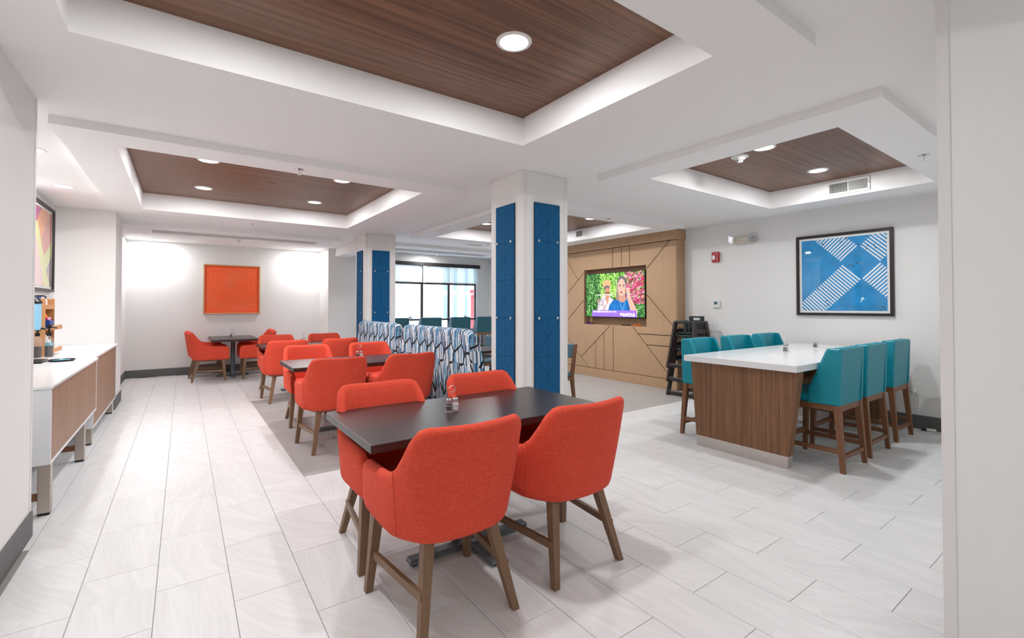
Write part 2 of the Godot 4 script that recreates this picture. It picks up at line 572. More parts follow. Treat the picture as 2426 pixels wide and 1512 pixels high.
func floor_tiles() -> void:
	var fl := bxp("floor", Vector3(-1.6, -0.06, -11.7), Vector3(7.0, -0.003, 2.75), M.grout)
	tag(fl, "pale wood-grain tile floor laid in staggered rows", "", "", "structure")
	# six cuts of the same tile
	var variants := []
	var W := 0.3024
	var L := 0.6074
	for v in 16:
		if v == 8: L = 0.3024
		var st := nst()
		st.set_smooth_group(-1)
		var o := Vector2(rng.randf(), rng.randf())
		var a := rng.randf_range(-0.6, 0.6)
		var hx := W / 2
		var hz := L / 2
		var e := 0.0012
		var P := [Vector3(-hx + e, 0, -hz + e), Vector3(hx - e, 0, -hz + e), Vector3(hx - e, 0, hz - e), Vector3(-hx + e, 0, hz - e)]
		var Q := [Vector3(-hx, -e, -hz), Vector3(hx, -e, -hz), Vector3(hx, -e, hz), Vector3(-hx, -e, hz)]
		var R := []
		for k in 4: R.append(Q[k] - Vector3(0, 0.008, 0))
		var add := func(p: Vector3) -> void:
			var q := Vector2(p.x, p.z).rotated(a)
			st.set_uv(Vector2(q.x * 1.1, q.y * 0.75) + o)
			st.add_vertex(p)
		var face := func(A: Vector3, B: Vector3, C: Vector3, out: Vector3) -> void:
			if (B - A).cross(C - A).dot(out) > 0.0:
				add.call(A); add.call(C); add.call(B)
			else:
				add.call(A); add.call(B); add.call(C)
		face.call(P[0], P[1], P[2], Vector3.UP)
		face.call(P[0], P[2], P[3], Vector3.UP)
		for k in 4:
			var n := (k + 1) % 4
			var out: Vector3 = (Q[k] + Q[n]) * 0.5
			face.call(P[k], P[n], Q[n], out + Vector3.UP)
			face.call(P[k], Q[n], Q[k], out + Vector3.UP)
			face.call(Q[k], Q[n], R[n], out)
			face.call(Q[k], R[n], R[k], out)
		st.generate_normals()
		variants.append(st.commit())
	var cam: Camera3D = get_node("camera")
	var inv := cam.transform.affine_inverse()
	var list := []
	for i in range(-3, 27):
		var x := -0.706 + 0.305 * i + 0.1525
		for j in range(-9, 26):
			var z := -2.861 - 0.61 * j + (0.305 if posmod(i, 2) == 0 else 0.0)
			if z > 2.6 or z < -11.7 or x > 7.0: continue
			if x > 2.7 and z > -0.3: continue
			if x < -0.8 and (z > -3.9): continue
			var p := inv * Vector3(x, 0, z)
			var seen := 0.0
			if p.z < -0.6:
				var u := -p.x / p.z
				var v := -p.y / p.z
				if absf(u) < 1.16 and absf(v) < 0.80: seen = 1.0 / (p.z * p.z * -p.z)
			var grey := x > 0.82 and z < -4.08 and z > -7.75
			var split := false
			for edge in [-4.081, -7.741]:
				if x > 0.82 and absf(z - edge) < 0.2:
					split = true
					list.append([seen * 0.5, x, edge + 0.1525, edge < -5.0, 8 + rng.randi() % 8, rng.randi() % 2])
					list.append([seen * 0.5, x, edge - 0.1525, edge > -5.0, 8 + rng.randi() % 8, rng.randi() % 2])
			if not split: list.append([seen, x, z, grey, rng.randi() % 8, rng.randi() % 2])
	list.sort_custom(func(a, b): return a[0] > b[0])
	var rest := [SurfaceTool.new(), SurfaceTool.new()]
	for k in list.size():
		var t: Array = list[k]
		var xf := Transform3D(Basis(Vector3.UP, PI * t[5]), Vector3(t[1], 0, t[2]))
		if k < 300 and t[0] > 0.0:
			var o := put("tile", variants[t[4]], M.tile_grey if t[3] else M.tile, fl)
			o.transform = xf
		else:
			(rest[1 if t[3] else 0] as SurfaceTool).append_from(variants[t[4]], 0, xf)
	for k in 2:
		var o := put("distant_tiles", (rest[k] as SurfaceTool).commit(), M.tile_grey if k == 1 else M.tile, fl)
		o.set_meta("kind", "stuff")

# ---------------------------------------------------------------- ceiling with trays
var trays := [
	[-0.425, 2.088, -2.785, -1.243, -0.742, 2.40, -3.107, -0.915],
	[-0.425, 2.088, -7.39, -4.59, -0.742, 2.42, -7.72, -4.265],
	[3.617, 5.98, -2.81, -1.25, 3.29, 6.36, -3.16, -0.914],
	[3.617, 5.98, -7.39, -4.59, 3.29, 6.36, -7.72, -4.265],
	[-0.425, 2.088, -9.68, -9.32, -0.742, 2.42, -9.94, -8.915],
	[3.617, 5.98, -9.68, -9.32, 3.29, 6.36, -9.94, -8.915]]

func ceiling() -> void:
	var st := nst()
	var xs := [-1.49, -0.425, 2.088, 3.617, 5.98, 7.0]
	var zs := [-11.65, -9.68, -9.32, -7.39, -4.59, -2.81, -2.785, -1.25, -1.243, 2.75]
	for i in xs.size() - 1:
		for j in zs.size() - 1:
			var cx: float = (xs[i] + xs[i + 1]) / 2
			var cz: float = (zs[j] + zs[j + 1]) / 2
			var hole := false
			for t in trays:
				if cx > t[0] and cx < t[1] and cz > t[2] and cz < t[3]: hole = true
			if not hole: mm(st, Vector3(xs[i], CEIL, zs[j]), Vector3(xs[i + 1], WOODY, zs[j + 1]))
	var c := part("ceiling", st, M.ceiling)
	tag(c, "white plaster ceiling around the recessed trays", "", "", "structure")
	var says := ["white tray frame round the wood panel nearest overhead", "white tray frame over the orange chairs", "white tray frame over the white island", "white tray frame before the television wall", "white tray frame near the orange picture", "white tray frame near the window"]
	for k in trays.size():
		var t: Array = trays[k]
		var s := nst()
		mm(s, Vector3(t[4], FRAME, t[6]), Vector3(t[5], CEIL, t[2]))
		mm(s, Vector3(t[4], FRAME, t[3]), Vector3(t[5], CEIL, t[7]))
		mm(s, Vector3(t[4], FRAME, t[2]), Vector3(t[0], CEIL, t[3]))
		mm(s, Vector3(t[1], FRAME, t[2]), Vector3(t[5], CEIL, t[3]))
		var o := part("trim_tray_%d" % (k + 1), s, M.ceiling)
		tag(o, says[k], "", "", "structure")
		bxp("wood_panel", Vector3(t[0] - 0.04, WOODY, t[2] - 0.04), Vector3(t[1] + 0.04, WOODY + 0.03, t[3] + 0.04), M.wood_ceiling, o)
	var roof := bxp("ceiling_roof", Vector3(-1.49, WOODY + 0.04, -11.65), Vector3(7.0, WOODY + 0.12, 2.75), M.ceiling)
	roof.set_meta("kind", "structure")
	var b := bxp("trim_beam", Vector3(2.75, 2.49, -10.7), Vector3(3.05, CEIL, -8.62), M.ceiling)
	tag(b, "dropped white beam between the far column and window wall", "", "", "structure")

# ---------------------------------------------------------------- columns with felt panels
func felt_panel(at: Vector3, turn: float, label: String) -> void:
	# local: panel lies in x,y, faces +z, its back on z = 0
	var t := thing("felt_panel", label, "wall panel", at, turn, "blue felt panels on the columns")
	var w := 0.312
	var top := 2.385
	var ch := 0.368
	var rows := 6
	bxp("backing", Vector3(-w / 2, top - ch * rows, 0), Vector3(w / 2, top, 0.010), M.felt_groove, t)
	for r in rows:
		var y1 := top - ch * r
		var y0 := y1 - ch
		var c := Vector2(0, (y0 + y1) / 2)
		var A := Vector2(-w / 2, y1)
		var B := Vector2(0, y1)
		var C := Vector2(w / 2, y1)
		var D := Vector2(-w / 2, y0)
		var E := Vector2(0, y0)
		var F := Vector2(w / 2, y0)
		for p in [[A, B, c], [B, C, c], [C, F, c], [F, E, c], [E, D, c], [D, A, c]]:
			var poly := Geometry2D.offset_polygon(PackedVector2Array(p), -0.0011, Geometry2D.JOIN_MITER)
			if poly.is_empty(): continue
			var st := nst()
			slab(st, poly[0], Vector3.ZERO, Vector3.RIGHT, Vector3.UP, Vector3.BACK, 0.010, 0.016)
			part("felt_facet", st, M.felt, t)
	for y in [top - ch, top - 3 * ch, top - 5 * ch]:
		for x in [-0.115, 0.115]:
			var st := nst()
			cyl(st, Vector3(x, y, 0.014), Vector3(x, y, 0.028), 0.014, 0.013, 18)
			cyl(st, Vector3(x, y, 0.028), Vector3(x, y, 0.030), 0.008, 0.007, 12)
			part("standoff_screw", st, M.chrome, t)

func columns() -> void:
	var k := 1
	for c in [[2.58, -3.43], [2.60, -8.08]]:
		var x: float = c[0]
		var z: float = c[1]
		var s := 0.545
		var o := bxp("wall_column_%d" % k, Vector3(x, -0.02, z - s), Vector3(x + s, CEIL, z), M.wall, null, 0.004)
		tag(o, "square pale column carrying blue felt panels, %s" % ["beside the nearest table" if k == 1 else "beyond the booth backs"], "", "", "structure")
		var st := nst()
		mm(st, Vector3(x - 0.012, 0, z - s - 0.012), Vector3(x + s + 0.012, 0.152, z + 0.012), 0.002)
		part("baseboard", st, M.baseboard, o)
		for q in [[x, z - s, 1, 1], [x + s, z, -1, -1], [x, z, 1, -1]]:
			var g := nst()
			var dx: float = 0.04 * q[2]
			var dz: float = 0.04 * q[3]
			mm(g, Vector3(q[0] - 0.002 * q[2], 0.155, q[1] - 0.002 * q[3]), Vector3(q[0] + dx, CEIL - 0.01, q[1]))
			mm(g, Vector3(q[0] - 0.002 * q[2], 0.155, q[1]), Vector3(q[0], CEIL - 0.01, q[1] + dz))
			part("corner_guard", g, M.white_trim, o)
		var where: String = "near column" if k == 1 else "far column"
		felt_panel(Vector3(x + 0.277, 0, z + 0.001), 0.0, "blue grooved felt panel on the %s, face towards the %s" % [where, "nearest table" if k == 1 else "camera"])
		felt_panel(Vector3(x - 0.001, 0, z - 0.288), -PI / 2, "blue grooved felt panel on the %s, side towards the %s" % [where, "orange chairs" if k == 1 else "orange picture"])
		k += 1

# ---------------------------------------------------------------- television wall
func cut(polys: Array, a: Vector2, b: Vector2, pick: Vector2) -> void:
	# cuts the one polygon that holds the point pick along the line a-b
	for i in polys.size():
		if Geometry2D.is_point_in_polygon(pick, polys[i]):
			var d := (b - a).normalized() * 20.0
			var n := Vector2(-d.y, d.x)
			var h1 := PackedVector2Array([a - d, a + d, a + d + n, a - d + n])
			var h2 := PackedVector2Array([a - d, a + d, a + d - n, a - d - n])
			var p: PackedVector2Array = polys[i]
			polys.remove_at(i)
			polys.append_array(Geometry2D.intersect_polygons(p, h1))
			polys.append_array(Geometry2D.intersect_polygons(p, h2))
			return

func media_wall() -> void:
	var X := 6.63
	var zl := -7.44
	var zr := -4.615
	var yb := 0.167
	var yt := 2.497
	var n0 := -6.776
	var n1 := -5.225
	var m0 := 1.028
	var m1 := 2.121
	var o := Node3D.new()
	o.name = "wall_media"
	add_child(o)
	tag(o, "light wood panel wall with dark diagonal reveals around the television", "", "", "structure")
	var st := nst()
	for b in [[zl, n0, 0, 2.655], [n1, zr, 0, 2.655], [n0, n1, 0, m0], [n0, n1, m1, 2.655]]:
		mm(st, Vector3(X + 0.012, b[2], b[0]), Vector3(6.847, b[3], b[1]))
	part("backing", st, M.reveal, o)
	# niche lining
	st = nst()
	mm(st, Vector3(6.80, m0, n0), Vector3(6.847, m1, n1))
	mm(st, Vector3(X + 0.002, m0 - 0.012, n0), Vector3(6.80, m0 + 0.002, n1))
	mm(st, Vector3(X + 0.002, m1 - 0.002, n0), Vector3(6.80, m1 + 0.012, n1))
	mm(st, Vector3(X + 0.002, m0, n0 - 0.012), Vector3(6.80, m1, n0 + 0.002))
	mm(st, Vector3(X + 0.002, m0, n1 - 0.002), Vector3(6.80, m1, n1 + 0.012))
	part("niche", st, M.wood_panel, o)
	# panel pieces, in (z, y)
	var Ds := Vector2(n1, 2.045)
	var De := Vector2(-4.752, yt)
	var Fs := Vector2(-5.54, m0)
	var Fe := Vector2(-4.70, yb)
	var Is := Vector2(-6.065, m0)
	var Ie := Vector2(-6.868, 0.353)
	var Me := Vector2(-6.645, yb)
	var Ml := Vector2(zl, 0.853)
	var Ns := Vector2(n0, 2.075)
	var Ne := Vector2(zl, 1.50)
	var polys := [
		PackedVector2Array([Ns, Ne, Vector2(zl, yt), De, Ds, Vector2(n1, m1), Vector2(n0, m1)]),
		PackedVector2Array([Ds, De, Vector2(zr, yt), Vector2(zr, yb), Fe, Fs, Vector2(n1, m0)]),
		PackedVector2Array([Fs, Fe, Me, Ie, Is]),
		PackedVector2Array([Ns, Vector2(n0, m0), Is, Ie, Ml, Ne]),
		PackedVector2Array([Ml, Ie, Me, Vector2(zl, yb)])]
	for v in [-6.004, -5.79, -5.602]: cut(polys, Vector2(v, 2.1), Vector2(v, 2.5), Vector2(v - 0.01, 2.3))
	cut(polys, Vector2(-6.949, 1.938), Vector2(-7.248, 2.306), Vector2(-7.0, 1.99))
	cut(polys, Vector2(-5.224, 1.603), Vector2(-4.663, 1.038), Vector2(-4.95, 1.32))
	cut(polys, Vector2(-5.396, 0.897), Vector2(-4.698, 0.898), Vector2(-5.0, 0.89))
	cut(polys, Vector2(-5.215, 0.713), Vector2(-4.739, 0.714), Vector2(-5.0, 0.70))
	cut(polys, Vector2(-5.997, 1.02), Vector2(-5.997, 0.16), Vector2(-5.99, 0.5))
	cut(polys, Vector2(-6.231, 0.87), Vector2(-6.231, 0.16), Vector2(-6.225, 0.4))
	cut(polys, Vector2(-6.453, 0.69), Vector2(-6.453, 0.16), Vector2(-6.448, 0.3))
	cut(polys, Vector2(-6.782, 1.512), Vector2(-7.252, 1.11), Vector2(-7.0, 1.32))
	for p in polys:
		for q in Geometry2D.offset_polygon(p, -0.0062, Geometry2D.JOIN_MITER):
			st = nst()
			slab(st, q, Vector3(X + 0.012, 0, 0), Vector3(0, 0, 1), Vector3.UP, Vector3.LEFT, 0.0, 0.012, 0.001)
			part("panel", st, M.wood_panel, o)
	bxp("plinth_board", Vector3(X - 0.010, 0, zl), Vector3(X + 0.012, yb - 0.003, zr), M.wood_panel, o, 0.002)
	st = nst()
	mm(st, Vector3(X - 0.030, yt + 0.003, zl), Vector3(6.847, 2.665, zr + 0.03), 0.002)
	part("cornice_board", st, M.wood_panel, o)
	bxp("end_board", Vector3(X, 0, zr), Vector3(6.847, yt + 0.003, zr + 0.012), M.wood_panel, o, 0.002)
	television()
	# odds and ends in the niche
	var r := thing("remote_control", "black remote control lying in the television niche", "remote", Vector3(6.672, m0 + 0.002, -5.72), 0.15)
	bxp("body", Vector3(-0.022, 0, -0.09), Vector3(0.022, 0.018, 0.09), M.black_plastic, r, 0.005)
	for i in 4: bxp("button", Vector3(-0.004, 0.018, -0.06 + i * 0.03), Vector3(0.004, 0.020, -0.052 + i * 0.03), M.steel, r)
	for b in [["purple_ribbon", M.purple, -6.66, "curled purple ribbon lying in the television niche corner"], ["orange_ribbon", M.packet_orange, -5.46, "curled orange ribbon lying beside the remote control"]]:
		var rb := nst()
		var pts := []
		for i in 60:
			var a := i * 0.62
			pts.append(Vector3(6.672 + 0.016 * cos(a), m0 + 0.024 + 0.014 * sin(a * 1.3), b[2] - 0.09 + 0.003 * i))
		tube(rb, pts, 0.007, 6)
		var ro := part(b[0], rb, b[1])
		tag(ro, b[3], "ribbon")

func blob(im: Image, cx: float, cy: float, rx: float, ry: float, c: Color) -> void:
	for y in range(maxi(0, int(cy - ry)), mini(im.get_height(), int(cy + ry) + 1)):
		var k := 1.0 - pow((y - cy) / ry, 2.0)
		if k <= 0.0: continue
		var h := rx * sqrt(k)
		var x0 := maxi(0, int(cx - h))
		var x1 := mini(im.get_width(), int(cx + h) + 1)
		if x1 > x0: im.fill_rect(Rect2i(x0, y, x1 - x0, 1), c)

func poly_fill(im: Image, pts: PackedVector2Array, c: Color) -> void:
	var lo := 1e9
	var hi := -1e9
	for p in pts:
		lo = minf(lo, p.y)
		hi = maxf(hi, p.y)
	for y in range(maxi(0, int(lo)), mini(im.get_height() - 1, int(hi)) + 1):
		var xs := []
		for k in pts.size():
			var a := pts[k]
			var b := pts[(k + 1) % pts.size()]
			if (a.y <= y + 0.5) != (b.y <= y + 0.5): xs.append(a.x + (y + 0.5 - a.y) / (b.y - a.y) * (b.x - a.x))
		xs.sort()
		for k in range(0, xs.size() - 1, 2):
			var x0 := maxi(0, int(round(xs[k])))
			var x1 := mini(im.get_width(), int(round(xs[k + 1])))
			if x1 > x0: im.fill_rect(Rect2i(x0, y, x1 - x0, 1), c)

func stroke(im: Image, a: Vector2, b: Vector2, t: float, c: Color) -> void:
	var d := b - a
	var n := Vector2(-d.y, d.x).normalized() * t * 0.5
	poly_fill(im, PackedVector2Array([a + n, b + n, b - n, a - n]), c)

func garden_picture() -> Image:
	var im := Image.create(480, 272, false, Image.FORMAT_RGB8)
	im.fill(Color(0.16, 0.36, 0.16))
	for i in 4200:
		var x := rng.randi() % 480
		var y := rng.randi() % 272
		var c: Color
		if x > 330 and y < 190 and rng.randf() < 0.85: c = [Color(0.95, 0.35, 0.60), Color(0.85, 0.15, 0.40), Color(1.0, 0.72, 0.84), Color(0.75, 0.10, 0.30)][rng.randi() % 4]
		elif y < 150 and x > 120: c = [Color(0.55, 0.85, 0.20), Color(0.72, 0.95, 0.40), Color(0.35, 0.65, 0.15), Color(0.9, 1.0, 0.75)][rng.randi() % 4]
		else: c = [Color(0.10, 0.28, 0.14), Color(0.22, 0.50, 0.22), Color(0.40, 0.72, 0.35), Color(0.06, 0.18, 0.10), Color(0.62, 0.85, 0.5)][rng.randi() % 5]
		var a := rng.randf_range(0.6, 1.4) + (PI * 0.5 if x > 330 else 0.0)
		stroke(im, Vector2(x, y), Vector2(x, y) + Vector2(cos(a), sin(a)) * rng.randf_range(6, 20), rng.randf_range(2, 5), c)
	# woman behind, in a pale patterned robe
	poly_fill(im, PackedVector2Array([Vector2(95, 272), Vector2(105, 195), Vector2(140, 145), Vector2(190, 138), Vector2(235, 165), Vector2(245, 272)]), Color(0.90, 0.84, 0.86))
	for i in 60: blob(im, rng.randf_range(105, 175), rng.randf_range(160, 260), rng.randf_range(2, 5), rng.randf_range(3, 6), [Color(0.8, 0.5, 0.55), Color(0.5, 0.6, 0.6), Color(0.85, 0.7, 0.75)][rng.randi() % 3])
	poly_fill(im, PackedVector2Array([Vector2(168, 150), Vector2(205, 146), Vector2(190, 200)]), Color(0.80, 0.58, 0.48))
	blob(im, 183, 70, 34, 30, Color(0.85, 0.68, 0.52))
	blob(im, 184, 92, 25, 16, Color(0.50, 0.42, 0.44))
	blob(im, 188, 122, 22, 30, Color(0.80, 0.57, 0.46))
	stroke(im, Vector2(170, 120), Vector2(208, 122), 3, Color(0.15, 0.1, 0.12))
	for gx in [178.0, 199.0]:
		blob(im, gx, 124, 8, 6, Color(0.20, 0.14, 0.15))
		blob(im, gx, 124, 6, 4, Color(0.72, 0.52, 0.44))
	stroke(im, Vector2(182, 142), Vector2(196, 142), 3, Color(0.55, 0.2, 0.2))
	# woman in front, blue blouse, phone at her ear
	blob(im, 306, 70, 38, 48, Color(0.42, 0.40, 0.42))
	poly_fill(im, PackedVector2Array([Vector2(268, 60), Vector2(282, 62), Vector2(280, 165), Vector2(258, 178)]), Color(0.58, 0.50, 0.48))
	poly_fill(im, PackedVector2Array([Vector2(185, 272), Vector2(205, 200), Vector2(240, 165), Vector2(290, 175), Vector2(350, 160), Vector2(400, 195), Vector2(425, 272)]), Color(0.06, 0.42, 0.72))
	for i in 50:
		var x := rng.randf_range(215, 370)
		stroke(im, Vector2(x, rng.randf_range(185, 215)), Vector2(x + 4, rng.randf_range(220, 268)), 3, [Color(0.04, 0.33, 0.60), Color(0.12, 0.52, 0.82)][rng.randi() % 2])
	poly_fill(im, PackedVector2Array([Vector2(286, 130), Vector2(330, 130), Vector2(340, 172), Vector2(312, 186), Vector2(278, 172)]), Color(0.80, 0.58, 0.52))
	blob(im, 304, 92, 31, 52, Color(0.90, 0.70, 0.63))
	stroke(im, Vector2(282, 78), Vector2(298, 77), 4, Color(0.40, 0.26, 0.24))
	stroke(im, Vector2(312, 77), Vector2(328, 80), 4, Color(0.40, 0.26, 0.24))
	blob(im, 290, 84, 5, 3, Color(0.25, 0.2, 0.22))
	blob(im, 320, 86, 5, 3, Color(0.25, 0.2, 0.22))
	stroke(im, Vector2(304, 86), Vector2(300, 106), 3, Color(0.78, 0.55, 0.48))
	blob(im, 302, 122, 11, 4, Color(0.62, 0.25, 0.25))
	stroke(im, Vector2(345, 98), Vector2(338, 150), 12, Color(0.40, 0.22, 0.45))
	poly_fill(im, PackedVector2Array([Vector2(338, 98), Vector2(364, 92), Vector2(372, 150), Vector2(348, 160)]), Color(0.92, 0.72, 0.65))
	poly_fill(im, PackedVector2Array([Vector2(345, 150), Vector2(372, 146), Vector2(425, 235), Vector2(420, 272), Vector2(385, 272)]), Color(0.90, 0.69, 0.62))
	stroke(im, Vector2(290, 178), Vector2(308, 235), 2, Color(0.8, 0.9, 0.95))
	stroke(im, Vector2(332, 178), Vector2(312, 235), 2, Color(0.8, 0.9, 0.95))
	im.resize(190, 108, Image.INTERPOLATE_LANCZOS)
	im.resize(480, 272, Image.INTERPOLATE_CUBIC)
	im.fill_rect(Rect2i(55, 232, 362, 40), Color(0.60, 0.44, 0.86))
	return im

func television() -> void:
	var t := thing("television", "wall television showing two women before pink flowers with a purple banner", "television", Vector3(6.622, 1.602, -5.975), -PI / 2)
	# local: faces +z, x to the right of the viewer
	var w := 1.465
	var h := 0.860
	bxp("body", Vector3(-w / 2, -h / 2, -0.055), Vector3(w / 2, h / 2, -0.002), M.black_plastic, t, 0.004)
	var st := nst()
	for b in [[-w / 2, w / 2, -h / 2, -h / 2 + 0.018], [-w / 2, w / 2, h / 2 - 0.007, h / 2], [-w / 2, -w / 2 + 0.007, -h / 2, h / 2], [w / 2 - 0.007, w / 2, -h / 2, h / 2]]:
		mm(st, Vector3(b[0], b[2], -0.004), Vector3(b[1], b[3], 0.004))
	part("bezel", st, M.black_plastic, t)
	var m := mat("screen", Color(0.02, 0.02, 0.02), 0.15)
	m.emission_enabled = true
	m.emission = Color.BLACK
	m.emission_texture = tex(garden_picture())
	m.emission_energy_multiplier = 0.68
	var sw := w - 0.014
	var shh := h - 0.025
	put("screen", leaf(sw, shh, Vector3.RIGHT, Vector3.UP), m, t, Vector3(0, 0.0055, 0.0005))
	bxp("wall_bracket", Vector3(-0.25, -0.2, -0.19), Vector3(0.25, 0.2, -0.055), M.black_plastic, t)
	letters("Call 1-800-00-AETNA (TTY: 711)", 0.042, M.screen_white, t, Transform3D(Basis(), Vector3(-0.235, -0.318, 0.002)), "screen_lettering", true)
	letters("monthly plan premium", 0.042, M.screen_white, t, Transform3D(Basis(), Vector3(-0.22, 0.01, 0.002)), "screen_lettering")
	letters("aetna", 0.105, M.screen_white, t, Transform3D(Basis(), Vector3(0.36, -0.362, 0.002)), "screen_lettering", true)
	var heart := PackedVector2Array()
	for k in 24:
		var a := TAU * k / 24
		heart.append(Vector2(0.0019 * 16 * pow(sin(a), 3), 0.0019 * (13 * cos(a) - 5 * cos(2 * a) - 2 * cos(3 * a) - cos(4 * a))))
	st = nst()
	slab(st, heart, Vector3(0.185, -0.36, 0.001), Vector3.RIGHT, Vector3.UP, Vector3.BACK, 0, 0.001)
	part("screen_heart", st, M.screen_white, t)

# ---------------------------------------------------------------- window
func window() -> void:
	var o := Node3D.new()
	o.name = "window_1"
	add_child(o)
	tag(o, "wide dark-framed window with half lowered shades", "", "", "structure")
	var z0 := -10.80
	var z1 := -10.745
	var xs := [3.35, 4.12, 4.89, 5.645, 6.46]
	for k in xs.size():
		var w := 0.035 if k in [0, 4] else 0.028
		bxp("mullion", Vector3(xs[k] - w, 0.35, z0), Vector3(xs[k] + w, 2.45, z1), M.window_metal, o, 0.003)
	for y in [0.37, 1.06, 1.965, 2.43]:
		for k in 4:
			bxp("transom", Vector3(xs[k] + 0.028, y - 0.024, z0 + 0.005), Vector3(xs[k + 1] - 0.028, y + 0.024, z1 - 0.005), M.window_metal, o, 0.003)
	for k in 4:
		for y in [[0.394, 1.036], [1.084, 1.941], [1.989, 2.406]]:
			bxp("pane", Vector3(xs[k] + 0.028, y[0], -10.776), Vector3(xs[k + 1] - 0.028, y[1], -10.770), M.glass, o)
	bxp("window_sill", Vector3(3.30, 0.32, -10.745), Vector3(6.50, 0.352, -10.66), M.white_trim, o, 0.004)
	# shade boxes and cloth, each over two lights of the window
	for s in [[3.28, 4.903, "behind the far column"], [4.909, 6.52, "towards the wall corner"]]:
		var t := thing("roller_shade", "translucent white roller shade under a dark valance %s" % s[2], "blind", Vector3(s[0], 2.395, -10.70), 0.0, "roller shades at the window")
		var w: float = s[1] - s[0]
		bxp("valance", Vector3(0, 0, 0), Vector3(w, 0.09, 0.085), M.window_metal, t, 0.003)
		bxp("shade_cloth", Vector3(0.05, -0.395, 0.034), Vector3(w - 0.05, 0, 0.036), M.shade_cloth, t)
		var st := nst()
		cyl(st, Vector3(0.05, -0.40, 0.035), Vector3(w - 0.05, -0.40, 0.035), 0.010, 0.010, 10)
		part("bottom_rail", st, M.white_plastic, t)

# ---------------------------------------------------------------- downlights
var lamp_mesh: Array = []
func downlight(p: Vector3, energy: float, label: String) -> void:
	if lamp_mesh.is_empty():
		var a := nst()
		lathe(a, [Vector2(0.075, 0.0), Vector2(0.078, -0.007), Vector2(0.095, -0.004), Vector2(0.097, 0.0)], 32)
		a.generate_normals()
		var b := nst()
		lathe(b, [Vector2(0.0, -0.003), Vector2(0.076, -0.003)], 32)
		b.generate_normals()
		lamp_mesh = [a.commit(), b.commit()]
	var t := thing("downlight", label, "ceiling light", p, 0.0, "round recessed downlights")
	put("trim_ring", lamp_mesh[0], M.white_plastic, t)
	put("lamp_lens", lamp_mesh[1], M.lamp_lens, t)
	var l := AreaLight3D.new()
	l.name = "lamp_light"
	l.area_size = Vector2(0.104, 0.104)
	l.light_energy = energy
	l.light_color = Color(0.985, 0.99, 1.0)
	l.area_range = 30.0
	l.shadow_enabled = true
	l.rotation_degrees = Vector3(-90, 0, 0)
	l.position = Vector3(0, -0.012, 0)
	t.add_child(l)

func lights() -> void:
	var e := 0.85
	downlight(Vector3(1.44, WOODY, -2.0), e, "round downlight in the wood panel nearest overhead")
	downlight(Vector3(0.19, WOODY, -2.0), e, "round downlight in the nearest wood panel, above the picture edge")
	downlight(Vector3(0.19, WOODY, -5.38), e, "downlight in the wood panel over the orange chairs, near the tray lip")
	downlight(Vector3(0.19, WOODY, -6.68), e, "downlight in the wood panel over the orange chairs, towards the cabinets")
	downlight(Vector3(1.46, WOODY, -6.72), e, "downlight in the wood panel over the orange chairs, towards the far column")
	downlight(Vector3(1.46, WOODY, -5.38), e, "downlight hidden by the tray lip over the orange chairs")
	downlight(Vector3(4.24, WOODY, -2.04), e, "downlight beside the smoke detector over the white island")
	downlight(Vector3(5.42, WOODY, -2.06), e, "downlight beside the air vent over the white island")
	downlight(Vector3(4.28, WOODY, -6.76), e, "downlight seen past the near column before the window")
	downlight(Vector3(5.40, WOODY, -6.76), e, "downlight hidden by the near column, towards the television")
	downlight(Vector3(4.28, WOODY, -5.36), e, "downlight hidden by the tray lip before the television")
	downlight(Vector3(5.40, WOODY, -5.36), e, "downlight over the floor before the television wall")
	downlight(Vector3(-1.05, CEIL, -6.74), e * 0.8, "downlight over the far cabinet in the alcove")
	downlight(Vector3(-1.02, CEIL, -5.30), e * 0.8, "downlight over the near cabinet in the alcove")
	downlight(Vector3(-0.45, CEIL, -11.12), e * 0.9, "wall washing downlight left of the orange picture")
	downlight(Vector3(2.20, CEIL, -11.12), e * 0.9, "wall washing downlight right of the orange picture")
	downlight(Vector3(4.9, CEIL, -10.3), e * 0.6, "downlight close above the window")
	downlight(Vector3(0.19, CEIL, 1.2), e * 0.4, "downlight behind the camera by the side wall")
	downlight(Vector3(1.44, CEIL, 1.2), e * 0.4, "downlight behind the camera by the white wall end")

